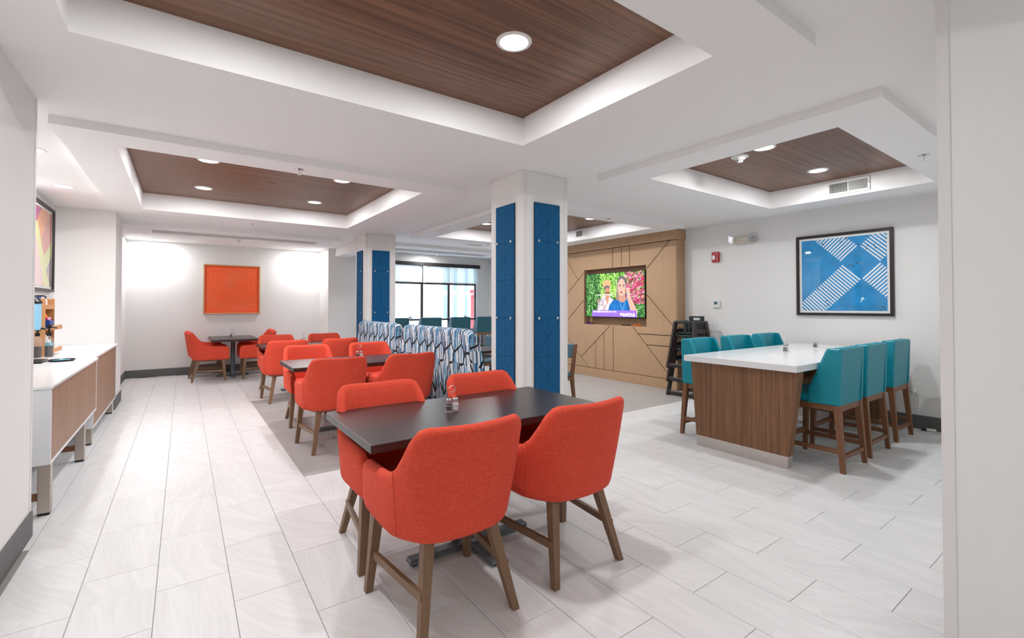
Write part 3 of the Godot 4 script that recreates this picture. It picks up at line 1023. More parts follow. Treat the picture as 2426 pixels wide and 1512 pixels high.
# ---------------------------------------------------------------- orange armchairs and dark tables
func chair_shell() -> ArrayMesh:
	var half := [[0.296, -0.318, 0.605], [0.303, -0.300, 0.632], [0.309, -0.26, 0.645], [0.313, -0.15, 0.650], [0.315, -0.02, 0.656], [0.314, 0.06, 0.672], [0.309, 0.11, 0.708], [0.300, 0.158, 0.775], [0.288, 0.20, 0.845], [0.268, 0.236, 0.888], [0.232, 0.264, 0.902], [0.165, 0.286, 0.902], [0.08, 0.296, 0.899], [0.0, 0.299, 0.897]]
	var path := []
	for k in half.size(): path.append(Vector3(-half[k][0], half[k][1], half[k][2]))
	for k in range(half.size() - 2, -1, -1): path.append(Vector3(half[k][0], half[k][1], half[k][2]))
	var th := 0.062
	var n := path.size()
	var outer := []
	var inner := []
	for i in n:
		var a: Vector3 = path[maxi(i - 1, 0)]
		var b: Vector3 = path[mini(i + 1, n - 1)]
		var tan2 := Vector2(b.x - a.x, b.y - a.y).normalized()
		var inw := Vector2(-tan2.y, tan2.x) * -1.0
		var c := Vector2(path[i].x, path[i].y)
		if inw.dot(Vector2(0, -0.05) - c) < 0.0: inw = -inw
		var top: float = path[i].z
		var slope: float = absf(b.z - a.z) / maxf(Vector2(b.x - a.x, b.y - a.y).length(), 0.001)
		var rs := clampf(1.0 + 1.1 * slope, 1.0, 2.6)
		if i in [0, n - 1]: rs = 1.0
		var w := smoothstep(0.02, 0.28, path[i].y)
		var at := func(y: float, inset: float) -> Vector3:
			var t := (y - 0.40) / 0.475
			var q := c + inw * inset
			var sx := 1.0 - (0.04 + 0.17 * w) * pow(1.0 - clampf(t, 0, 1), 1.5)
			return Vector3(q.x * sx, y, q.y + w * (0.068 * t - 0.028))
		var o := []
		var r := []
		o.append(at.call(0.392, 0.045)); o.append(at.call(0.396, 0.022)); o.append(at.call(0.410, 0.007)); o.append(at.call(0.44, 0.0))
		for k in 5: o.append(at.call(lerpf(0.44, top - 0.030 * rs, (k + 1) / 5.0), 0.0))
		o.append(at.call(top - 0.014 * rs, 0.005)); o.append(at.call(top - 0.004 * rs, 0.016)); o.append(at.call(top, 0.028))
		r.append(at.call(0.400, th)); r.append(at.call(0.404, th)); r.append(at.call(0.412, th)); r.append(at.call(0.44, th))
		for k in 5: r.append(at.call(lerpf(0.44, top - 0.030 * rs, (k + 1) / 5.0), th))
		r.append(at.call(top - 0.014 * rs, th - 0.005)); r.append(at.call(top - 0.004 * rs, th - 0.016)); r.append(at.call(top, th - 0.028))
		outer.append(o)
		inner.append(r)
	var st := nst()
	st.set_smooth_group(1)
	var m: int = outer[0].size()
	var mid := Vector3(0, 0.5, -0.02)
	for i in n - 1:
		for k in m - 1:
			var A: Vector3 = outer[i][k]
			var B: Vector3 = outer[i + 1][k]
			var o := (A + B) * 0.5 - mid
			quad(st, A, B, outer[i + 1][k + 1], outer[i][k + 1], Vector3(o.x, 0.02 if k > 3 else -0.05, o.z))
			quad(st, inner[i][k], inner[i + 1][k], inner[i + 1][k + 1], inner[i][k + 1], -Vector3(o.x, -0.02 if k > 3 else 0.02, o.z))
		quad(st, outer[i][m - 1], outer[i + 1][m - 1], inner[i + 1][m - 1], inner[i][m - 1], Vector3.UP)
		quad(st, outer[i][0], outer[i + 1][0], inner[i + 1][0], inner[i][0], Vector3.DOWN)
	for i in [0, n - 1]:
		st.set_smooth_group(5)
		for k in m - 1:
			quad(st, outer[i][k], inner[i][k], inner[i][k + 1], outer[i][k + 1], Vector3.FORWARD)
	st.generate_normals()
	return st.commit()

var chair0: Node3D
func armchair(at: Vector3, turn: float, label: String) -> void:
	if chair0 != null:
		dup(chair0, "armchair", at, turn, label)
		return
	var t := thing("armchair", label, "chair", at, turn, "orange armchairs at the dark tables")
	chair0 = t
	var shell := put("back_and_arms", chair_shell(), M.orange_cloth, t)
	for s in [-1.0, 1.0]:                            # seam where the back meets the arm
		var sp := nst()
		var pts := []
		for k in 9:
			var y := lerpf(0.415, 0.70, k / 8.0)
			var tt := (y - 0.40) / 0.475
			var w := smoothstep(0.02, 0.28, 0.115)
			pts.append(Vector3(s * (0.309 * (1.0 - (0.04 + 0.17 * w) * pow(1.0 - tt, 1.5)) + 0.0005), y, 0.115 + w * (0.062 * tt - 0.028)))
		tube(sp, pts, 0.0022, 6)
		part("piping", sp, M.orange_piping, shell)
	var st := nst()
	slab(st, PackedVector2Array([Vector2(-0.235, -0.312), Vector2(0.235, -0.312), Vector2(0.25, -0.295), Vector2(0.25, 0.06), Vector2(0.175, 0.205), Vector2(-0.175, 0.205), Vector2(-0.25, 0.06), Vector2(-0.25, -0.295)]), Vector3(0, 0.404, 0), Vector3.RIGHT, Vector3.BACK, Vector3.UP, 0.0, 0.094, 0.02)
	part("seat", st, M.orange_cloth, t)
	st = nst()
	slab(st, PackedVector2Array([Vector2(-0.235, -0.265), Vector2(0.235, -0.265), Vector2(0.215, 0.08), Vector2(0.155, 0.185), Vector2(-0.155, 0.185), Vector2(-0.215, 0.08)]), Vector3(0, 0.372, 0), Vector3.RIGHT, Vector3.BACK, Vector3.UP, 0.0, 0.033)
	part("seat_frame", st, M.wood_leg, t)
	for s in [-1.0, 1.0]:
		st = nst()
		leg(st, Vector3(0.245 * s, 0.402, -0.222), Vector3(0.278 * s, 0.0, -0.258), Vector2(0.050, 0.050), Vector2(0.034, 0.034))
		part("leg", st, M.wood_leg, t)
		st = nst()
		leg(st, Vector3(0.158 * s, 0.402, 0.155), Vector3(0.232 * s, 0.0, 0.262), Vector2(0.050, 0.050), Vector2(0.034, 0.034))
		part("leg", st, M.wood_leg, t)
		st = nst()
		bar(st, Vector3(0.263 * s, 0.19, -0.24), Vector3(0.212 * s, 0.19, 0.226), Vector2(0.020, 0.036), Vector2(0.020, 0.036), Vector3.UP)
		part("stretcher", st, M.wood_leg, t)

var table0: Node3D
func dark_table(at: Vector3, turn: float, label: String, length := 1.52, depth := 0.80, off := Vector2.ZERO) -> void:
	var t := thing("dining_table", label, "table", at, turn, "dark dining tables among the orange chairs")
	bxp("table_top", Vector3(-length / 2, 0.722, -depth / 2), Vector3(length / 2, 0.765, depth / 2), M.table_top, t, 0.003)
	var st := nst()
	cyl(st, Vector3(off.x, 0.03, off.y), Vector3(off.x, 0.705, off.y), 0.038, 0.038, 20)
	cyl(st, Vector3(off.x, 0.03, off.y), Vector3(off.x, 0.06, off.y), 0.055, 0.045, 20)
	part("post", st, M.base_metal, t)
	for d in [Vector3(1, 0, 0), Vector3(0, 0, 1)]:
		st = nst()
		var r := 0.39 if d.x > 0 else 0.28
		var c := Vector3(off.x, 0.026 if d.x > 0 else 0.0262, off.y)
		box(st, c, d * r * 2 + (Vector3.ONE - d) * 0.068 * Vector3(1, 0.4, 1), 0.006)
		part("foot_bar", st, M.base_metal, t)
		for s in [-1.0, 1.0]:
			st = nst()
			cyl(st, Vector3(c.x, 0, c.z) + d * s * (r - 0.03), Vector3(c.x, 0.014, c.z) + d * s * (r - 0.03), 0.018, 0.014, 12)
			part("glide", st, M.black_plastic, t)
	st = nst()
	mm(st, Vector3(off.x - 0.22, 0.702, off.y - 0.03), Vector3(off.x + 0.22, 0.723, off.y + 0.03), 0.003)
	mm(st, Vector3(off.x - 0.03, 0.7021, off.y - 0.22), Vector3(off.x + 0.03, 0.7229, off.y + 0.22), 0.003)
	part("top_plate", st, M.base_metal, t)

var caddy0: Node3D
var shaker0 := {}
func shaker(kind: String, at: Vector3, label: String) -> void:
	if shaker0.has(kind):
		dup(shaker0[kind], kind + "_shaker", at, 0.0, label)
		return
	var t := thing(kind + "_shaker", label, "shaker", at, 0.0, kind + " shakers on the tables")
	shaker0[kind] = t
	var st := nst()
	lathe(st, [Vector2(0, 0), Vector2(0.016, 0), Vector2(0.0185, 0.006), Vector2(0.0185, 0.048), Vector2(0.013, 0.058), Vector2(0.013, 0.062), Vector2(0.0, 0.062)], 16)
	var gl := part("jar", st, M.glass, t)
	gl.set_meta("label", "clear glass jar")
	st = nst()
	lathe(st, [Vector2(0, 0.003), Vector2(0.0165, 0.004), Vector2(0.0172, 0.042), Vector2(0.0, 0.044)], 16)
	part("contents", st, M.salt if kind == "salt" else M.pepper, t)
	st = nst()
	lathe(st, [Vector2(0.0145, 0.056), Vector2(0.0165, 0.058), Vector2(0.0165, 0.066), Vector2(0.013, 0.074), Vector2(0.0, 0.077)], 16)
	part("cap", st, M.chrome, t)

func condiments(at: Vector3, where: String) -> void:
	if caddy0 == null:
		var t := thing("shaker_caddy", "chrome wire shaker caddy with ring handle on %s" % where, "caddy", at, 0.0, "wire caddies on the tables")
		caddy0 = t
		var ring := func(r: float, cx: float, y: float, hx: float) -> Array:
			var pts := []
			for k in 28:
				var a := TAU * k / 28
				pts.append(Vector3(cx + (hx if cos(a) > 0 else -hx) + r * cos(a), y, r * sin(a)))
			return pts
		var st := nst()
		tube(st, ring.call(0.022, 0.0, 0.040, 0.022), 0.0017, 6, true)
		part("upper_wire", st, M.chrome, t)
		st = nst()
		tube(st, ring.call(0.022, 0.0, 0.006, 0.022), 0.0017, 6, true)
		part("lower_wire", st, M.chrome, t)
		for s in [[-0.042, 0.010], [-0.030, -0.019], [0.042, 0.010], [0.030, -0.019]]:
			st = nst()
			cyl(st, Vector3(s[0], 0.004, s[1]), Vector3(s[0], 0.040, s[1]), 0.0016, 0.0016, 6)
			lathe(st, [Vector2(0, 0), Vector2(0.0045, 0.002), Vector2(0.0045, 0.006), Vector2(0, 0.009)], 10, Vector3(s[0], 0, s[1]))
			part("foot", st, M.chrome, t)
		st = nst()
		cyl(st, Vector3(0, 0.006, 0), Vector3(0, 0.118, 0), 0.0017, 0.0017, 8)
		var loop := []
		for k in 24:
			var a := TAU * k / 24
			loop.append(Vector3(0.0195 * sin(a), 0.137 - 0.0195 * cos(a), 0))
		tube(st, loop, 0.0022, 6, true)
		part("handle", st, M.chrome, t)
	else:
		dup(caddy0, "shaker_caddy", at, 0.0, "chrome wire shaker caddy with ring handle on %s" % where)
	shaker("pepper", at + Vector3(-0.0225, 0.008, 0), "glass pepper shaker in the wire caddy on %s" % where)
	shaker("salt", at + Vector3(0.0225, 0.008, 0), "glass salt shaker in the wire caddy on %s" % where)

func dining() -> void:
	dark_table(Vector3(1.46, 0, -2.485), 0.0, "dark wood-grain dining table nearest the camera", 1.52, 0.80, Vector2(-0.075, 0.13))
	armchair(Vector3(1.03, 0, -2.01), 0.0, "orange armchair nearest the camera, back turned, at the nearest table")
	armchair(Vector3(1.742, 0, -2.01), 0.0, "orange armchair with its back turned, right of the nearest one")
	armchair(Vector3(1.045, 0, -2.685), PI, "orange armchair facing the camera across the nearest table, left one")
	armchair(Vector3(1.80, 0, -2.685), PI, "orange armchair facing the camera in front of the near column")
	condiments(Vector3(1.315, 0.765, -2.46), "the nearest table")
	dark_table(Vector3(1.655, 0, -5.50), 0.0, "dark wood-grain dining table in the middle of the row", 1.48, 0.80, Vector2(-0.05, 0.05))
	armchair(Vector3(1.235, 0, -4.865), 0.0, "orange armchair with back turned at the middle table, left one")
	armchair(Vector3(1.985, 0, -4.865), 0.0, "orange armchair with back turned at the middle table, beside the booth")
	armchair(Vector3(1.29, 0, -6.04), PI, "orange armchair facing the camera at the middle table, left one")
	armchair(Vector3(2.08, 0, -6.04), PI, "orange armchair facing the camera at the middle table, beside the booth")
	condiments(Vector3(1.755, 0.765, -5.66), "the middle table")
	dark_table(Vector3(1.705, 0, -8.36), 0.0, "dark wood-grain dining table beyond the middle one", 1.41, 0.80)
	armchair(Vector3(1.25, 0, -7.62), 0.0, "orange armchair with back turned at the third table, left one")
	armchair(Vector3(2.0, 0, -7.64), 0.0, "orange armchair with back turned at the third table, right one")
	armchair(Vector3(1.30, 0, -8.52), PI, "orange armchair facing the camera at the third table, left one")
	armchair(Vector3(2.08, 0, -8.52), PI, "orange armchair facing the camera at the third table, right one")
	condiments(Vector3(1.72, 0.765, -8.72), "the third table")
	dark_table(Vector3(0.82, 0, -10.78), PI / 2, "dark dining table standing under the orange picture", 1.30, 0.78)
	armchair(Vector3(0.40, 0, -10.43), -PI / 2, "orange armchair seen from its side below the orange picture, front one")
	armchair(Vector3(0.36, 0, -11.06), -PI / 2, "orange armchair half hidden against the far wall, left of its table")
	armchair(Vector3(1.20, 0, -10.43), PI / 2, "orange armchair at the far table, facing the side wall, front one")
	armchair(Vector3(1.26, 0, -11.06), PI / 2, "orange armchair at the far table, facing the side wall, rear one")
	condiments(Vector3(0.82, 0.765, -10.95), "the table under the orange picture")

# ---------------------------------------------------------------- booths
func booth_cloth() -> void:
	var w := 512
	var h := 1024
	var im := Image.create(w, h, false, Image.FORMAT_RGB8)
	im.fill(Color(0.86, 0.88, 0.90))
	var cols := [Color(0.92, 0.93, 0.94), Color(0.80, 0.86, 0.90), Color(0.60, 0.64, 0.70), Color(0.10, 0.45, 0.64), Color(0.42, 0.66, 0.80), Color(0.24, 0.36, 0.46), Color(0.90, 0.91, 0.93)]
	for i in 420:
		var x := rng.randi() % w
		var y := rng.randi() % h
		var wd := rng.randi_range(8, 26)
		var l := rng.randi_range(90, 420)
		var c: Color = cols[rng.randi() % cols.size()]
		for yy in [y, y - h]: im.fill_rect(Rect2i(x, maxi(yy, 0), wd, mini(l, h - maxi(yy, 0))), c)
	var k := Color(0.04, 0.045, 0.05)
	var lines := [[0, 480, 128, 60, 9], [128, 60, 256, 480, 9], [256, 480, 384, 60, 9], [384, 60, 512, 480, 9], [128, 60, 20, 200, 22], [384, 60, 276, 200, 22], [128, 60, 180, 130, 12], [384, 60, 440, 130, 12],
		[0, 480, 90, 492, 20], [256, 480, 346, 492, 20], [90, 492, 128, 620, 12], [346, 492, 384, 620, 12], [128, 620, 60, 730, 14], [384, 620, 316, 730, 14], [60, 730, 0, 690, 14], [316, 730, 256, 690, 14], [512, 690, 570, 730, 14],
		[128, 620, 256, 690, 20], [384, 620, 512, 690, 20], [60, 730, 100, 1010, 9], [316, 730, 356, 1010, 9], [60, 730, 10, 960, 9], [316, 730, 266, 960, 9], [100, 1010, 266, 960, 16], [356, 1010, 522, 960, 16], [0, 480, -30, 690, 9], [512, 480, 480, 690, 9], [256, 480, 226, 690, 9]]
	for l in lines: stroke(im, Vector2(l[0], l[1]), Vector2(l[2], l[3]), l[4] * 1.15 + 6, k)
	var m := mat("booth_cloth", Color.WHITE, 0.75)
	m.albedo_texture = tex(im)

func booth(z0: float, z1: float, label: String) -> void:
	# a bench whose padded back, curved at both ends, is seen from behind; x grows towards its seat
	var t := thing("booth_bench", label, "booth", Vector3(2.44, 0, z0), 0.0, "patterned booth benches between the columns")
	var L := z1 - z0
	var top := 1.150
	# back cushion: outline in (z,y), swept over a rounded profile in x
	var st := SurfaceTool.new()
	st.begin(Mesh.PRIMITIVE_TRIANGLES)
	var sec := []                                    # (x, y) of the profile, bottom behind -> over the top -> down the front
	for k in 9: sec.append(Vector2(0.0, lerpf(0.03, top - 0.05, k / 8.0)))
	for k in 7:
		var a := PI * (1.0 - (k + 1) / 7.0)
		sec.append(Vector2(0.06 + 0.06 * cos(a), top - 0.05 + 0.05 * sin(a)))
	for k in 8: sec.append(Vector2(0.12 + 0.10 * (k + 1) / 8.0, lerpf(top - 0.05, 0.40, (k + 1) / 8.0)))
	var nz := 28
	var run := 0.0
	var vs := []
	for i in sec.size():
		if i > 0: run += (sec[i] as Vector2).distance_to(sec[i - 1])
		vs.append(run)
	var pt := func(i: int, j: int) -> Vector3:
		var z := L * j / nz
		var d := minf(z, L - z)
		var drop := 0.0
		var s: Vector2 = sec[i]
		# the ends: the corner rounds over, then leans outwards down to the floor
		var out := 0.10 * (1.0 - clampf((s.y - 0.03) / (top - 0.03), 0.0, 1.0))
		var zz := clampf((z - L / 2) / (L / 2), -1.0, 1.0)
		if d < 0.14: drop = 0.05 * pow(1.0 - d / 0.14, 2.2) * clampf((s.y - 0.6) / 0.5, 0.0, 1.0)
		return Vector3(s.x, s.y - drop, z + out * (pow(zz, 9.0)))
	for j in nz:
		for i in sec.size() - 1:
			var q := [[i, j], [i, j + 1], [i + 1, j + 1], [i + 1, j]]
			var c: Vector3 = (pt.call(i, j) + pt.call(i + 1, j + 1)) * 0.5
			var o := Vector3(c.x - 0.08, 0.0 if c.y < top - 0.06 else 1.0, 0)
			var P := []
			for e in q: P.append(pt.call(e[0], e[1]))
			var order := [0, 1, 2, 0, 2, 3]
			if (P[1] - P[0]).cross(P[2] - P[0]).dot(o) > 0.0: order = [0, 2, 1, 0, 3, 2]
			st.set_smooth_group(1)
			for e in order:
				st.set_uv(Vector2((L * q[e][1] / nz) / 0.46, (1.22 - vs[q[e][0]]) / -0.92))
				st.add_vertex(P[e])
	for j in [0, nz]:
		for i in range(0, sec.size() / 2):
			var a := i
			var b := sec.size() - 1 - i
			var P := [pt.call(a, j), pt.call(a + 1, j), pt.call(b - 1, j), pt.call(b, j)]
			var o := Vector3(0, 0, -1.0 if j == 0 else 1.0)
			st.set_smooth_group(-1)
			var order := [0, 1, 2, 0, 2, 3]
			if (P[1] - P[0]).cross(P[2] - P[0]).dot(o) > 0.0: order = [0, 2, 1, 0, 3, 2]
			for e in order:
				st.set_uv(Vector2(P[e].x / 0.46 + 0.3, -P[e].y / 0.92))
				st.add_vertex(P[e])
	part("back", st, M.booth_cloth, t)
	st = nst()
	mm(st, Vector3(0.10, 0.33, 0.06), Vector3(0.66, 0.47, L - 0.06), 0.03)
	part("seat", st, M.slate_blue, t)
	bxp("plinth", Vector3(0.08, 0.0, 0.08), Vector3(0.58, 0.33, L - 0.08), M.wood_leg, t)

func booths() -> void:
	booth_cloth()
	booth(-6.02, -4.20, "blue and white streaked booth back with black zigzags, beside the near column")
	booth(-7.95, -6.24, "blue and white streaked booth back with black zigzags, beside the far column")

# ---------------------------------------------------------------- island and teal stools
func make_stool(called: String, rise: float, backh: float, m: Material, at: Vector3, turn: float, label: String, group: String) -> Node3D:
	var t := thing(called, label, "stool", at, turn, group)
	var y0 := 0.555 + rise
	var y1 := y0 + backh
	var hw := 0.262
	# back with wings: side outline in (z, y), z grows to the rear
	var prof := [Vector2(0.215, y0), Vector2(0.222, y0 + 0.02), Vector2(0.236, y1 - 0.03), Vector2(0.233, y1 - 0.008), Vector2(0.222, y1), Vector2(0.152, y1), Vector2(0.138, y1 - 0.004), Vector2(0.126, y1 - 0.016), Vector2(0.116, y1 - 0.036), Vector2(-0.02, y0 + 0.10), Vector2(-0.03, y0)]
	for s in [-1.0, 1.0]:
		var st := nst()
		slab(st, PackedVector2Array(prof), Vector3(s * (hw - 0.045), 0, 0), Vector3.BACK, Vector3.UP, Vector3(s, 0, 0), 0.0, 0.045, 0.011)
		var w := part("wing", st, m, t)
		st = nst()
		tube(st, [Vector3(s * (hw - 0.012), y0 + 0.11, -0.019), Vector3(s * (hw - 0.012), y1 - 0.038, 0.115), Vector3(s * (hw - 0.012), y1 - 0.014, 0.127), Vector3(s * (hw - 0.012), y1 - 0.003, 0.142)], 0.004, 6)
		part("piping", st, M.teal_piping if m == M.teal_vinyl else m, w)
	var b := nst()
	slab(b, PackedVector2Array([Vector2(0.212, y0), Vector2(0.2365, y1 - 0.012), Vector2(0.228, y1 + 0.002), Vector2(0.168, y1 + 0.002), Vector2(0.160, y1 - 0.012), Vector2(0.135, y0)]), Vector3(-hw + 0.045, 0, 0), Vector3.BACK, Vector3.UP, Vector3.RIGHT, 0.0, 2 * hw - 0.09)
	part("backrest", b, m, t)
	b = nst()
	mm(b, Vector3(-hw + 0.012, y0, -0.265), Vector3(hw - 0.012, y0 + 0.085, 0.14), 0.022)
	part("seat", b, m, t)
	# frame
	b = nst()
	mm(b, Vector3(-0.235, y0 - 0.052, -0.245), Vector3(0.235, y0, -0.223))
	mm(b, Vector3(-0.235, y0 - 0.052, 0.190), Vector3(0.235, y0, 0.212))
	mm(b, Vector3(-0.235, y0 - 0.052, -0.223), Vector3(-0.213, y0, 0.190))
	mm(b, Vector3(0.213, y0 - 0.052, -0.223), Vector3(0.235, y0, 0.190))
	part("apron", b, M.wood_stool, t)
	for s in [-1.0, 1.0]:
		b = nst()
		leg(b, Vector3(0.225 * s, y0, -0.225), Vector3(0.236 * s, 0, -0.248), Vector2(0.052, 0.050), Vector2(0.032, 0.032))
		part("leg", b, M.wood_stool, t)
		b = nst()
		leg(b, Vector3(0.225 * s, y0, 0.192), Vector3(0.243 * s, 0, 0.235), Vector2(0.055, 0.050), Vector2(0.034, 0.034))
		part("leg", b, M.wood_stool, t)
		b = nst()
		bar(b, Vector3(0.233 * s, 0.17, -0.240), Vector3(0.238 * s, 0.17, 0.222), Vector2(0.022, 0.036), Vector2(0.022, 0.036), Vector3.UP)
		part("stretcher", b, M.wood_stool, t)
	b = nst()
	bar(b, Vector3(-0.238, 0.125, 0.226), Vector3(0.238, 0.125, 0.226), Vector2(0.022, 0.036), Vector2(0.022, 0.036), Vector3.UP)
	part("stretcher", b, M.wood_stool, t)
	b = nst()
	bar(b, Vector3(-0.236, 0.20, -0.242), Vector3(0.236, 0.20, -0.242), Vector2(0.022, 0.040), Vector2(0.022, 0.040), Vector3.UP)
	part("foot_rest", b, M.wood_stool, t)
	return t

func island() -> void:
	var y := 0.905
	var t := thing("kitchen_island", "white topped island with walnut end panel and steel kick plate", "table", Vector3(5.36, 0, -2.255))
	bxp("island_top", Vector3(-1.255, y - 0.058, -0.525), Vector3(1.285, y, 0.525), M.white_gloss, t, 0.003)
	for s in [[-1.14, -1.05], [1.05, 1.14]]:
		var tap := PackedVector2Array([Vector2(-0.462, 0.105), Vector2(0.402, 0.105), Vector2(0.495, y - 0.058), Vector2(-0.52, y - 0.058)])
		var st := nst()
		slab(st, tap, Vector3(s[0], 0, 0), Vector3.BACK, Vector3.UP, Vector3.RIGHT, 0.0, s[1] - s[0], 0.0)
		part("end_panel", st, M.wood_island, t)
		var kp := PackedVector2Array([Vector2(-0.458, 0.0), Vector2(0.392, 0.0), Vector2(0.4035, 0.105), Vector2(-0.4645, 0.105)])
		st = nst()
		slab(st, kp, Vector3(s[0] - 0.002, 0, 0), Vector3.BACK, Vector3.UP, Vector3.RIGHT, 0.0, s[1] - s[0] + 0.004, 0.0)
		part("kick_plate", st, M.kick_steel, t)
	bxp("rail", Vector3(-1.05, 0.70, -0.06), Vector3(1.05, y - 0.058, 0.0), M.wood_island, t)
	for p in [[-0.55, 0.02], [0.62, -0.05]]:
		var st := nst()
		box(st, Vector3(p[0], y + 0.001, p[1]), Vector3(0.13, 0.004, 0.06), 0.001)
		var pw := part("power_cover", st, M.white_plastic, t)
		pw.set_meta("label", "flush white outlet cover")
	var g := "teal stools at the white island"
	var s0 := make_stool("counter_stool", 0.0, 0.482, M.teal_vinyl, Vector3(4.73, 0, -1.775), 0.0, "teal counter stool with its back to the camera, nearest the walnut panel", g)
	dup(s0, "counter_stool", Vector3(5.396, 0, -1.79), 0.0, "teal counter stool with its back turned, middle of the near side")
	dup(s0, "counter_stool", Vector3(6.206, 0, -1.81), 0.0, "teal counter stool with its back turned, beside the wall outlet")
	dup(s0, "counter_stool", Vector3(4.72, 0, -2.82), PI, "teal counter stool facing the camera beside the stacked high chairs")
	dup(s0, "counter_stool", Vector3(5.50, 0, -2.82), PI, "teal counter stool facing the camera, middle of the far side")
	dup(s0, "counter_stool", Vector3(6.24, 0, -2.82), PI, "teal counter stool facing the camera, closest to the wall picture")
	condiments(Vector3(5.26, y, -2.32), "the white island, nearer the walnut panel")
	condiments(Vector3(6.05, y, -2.34), "the white island, nearer the wall")

# ---------------------------------------------------------------- cabinets and coffee things in the alcove
func cabinet(label: String, x1: float, z0: float, z1: float, y0: float, y1: float, doors: int, legs: Array) -> void:
	var t := thing("sideboard_cabinet", label, "cabinet", Vector3(-1.32, 0, z0), 0.0, "white and wood cabinets in the alcove")
	var X := x1 + 1.32
	var L := z1 - z0
	var st := nst()
	mm(st, Vector3(0, y0, 0), Vector3(X - 0.02, y0 + 0.02, L))
	mm(st, Vector3(0, y1 - 0.02, 0), Vector3(X - 0.02, y1, L))
	mm(st, Vector3(0, y0 + 0.02, 0), Vector3(X - 0.02, y1 - 0.02, 0.02))
	mm(st, Vector3(0, y0 + 0.02, L - 0.02), Vector3(X - 0.02, y1 - 0.02, L))
	mm(st, Vector3(0, y0 + 0.02, 0.02), Vector3(0.012, y1 - 0.02, L - 0.02))
	mm(st, Vector3(X - 0.02, y0, 0), Vector3(X, y0 + 0.018, L))
	mm(st, Vector3(X - 0.02, y0 + 0.018, 0), Vector3(X, y1, 0.018))
	mm(st, Vector3(X - 0.02, y0 + 0.018, L - 0.018), Vector3(X, y1, L))
	part("carcass", st, M.white_carcass, t)
	var dw := (L - 0.042) / doors
	for k in doors:
		st = nst()
		mm(st, Vector3(X - 0.02, y0 + 0.021, 0.021 + dw * k + 0.0015), Vector3(X - 0.002, y1 - 0.006, 0.021 + dw * (k + 1) - 0.0015), 0.001)
		part("door", st, M.wood_door, t)
	for z in legs:
		for x in [0.06, X - 0.045]:
			st = nst()
			mm(st, Vector3(x - 0.032, 0.014, z - z0 - 0.032), Vector3(x + 0.032, y0, z - z0 + 0.032), 0.003)
			var l := part("leg", st, M.steel, t)
			st = nst()
			mm(st, Vector3(x - 0.03, 0.0, z - z0 - 0.03), Vector3(x + 0.03, 0.014, z - z0 + 0.03), 0.003)
			part("foot_pad", st, M.black_plastic, l)
		if y0 > 0.3:
			st = nst()
			mm(st, Vector3(0.092, 0.10, z - z0 - 0.014), Vector3(X - 0.077, 0.145, z - z0 + 0.014))
			part("stretcher", st, M.wood_stool, t)

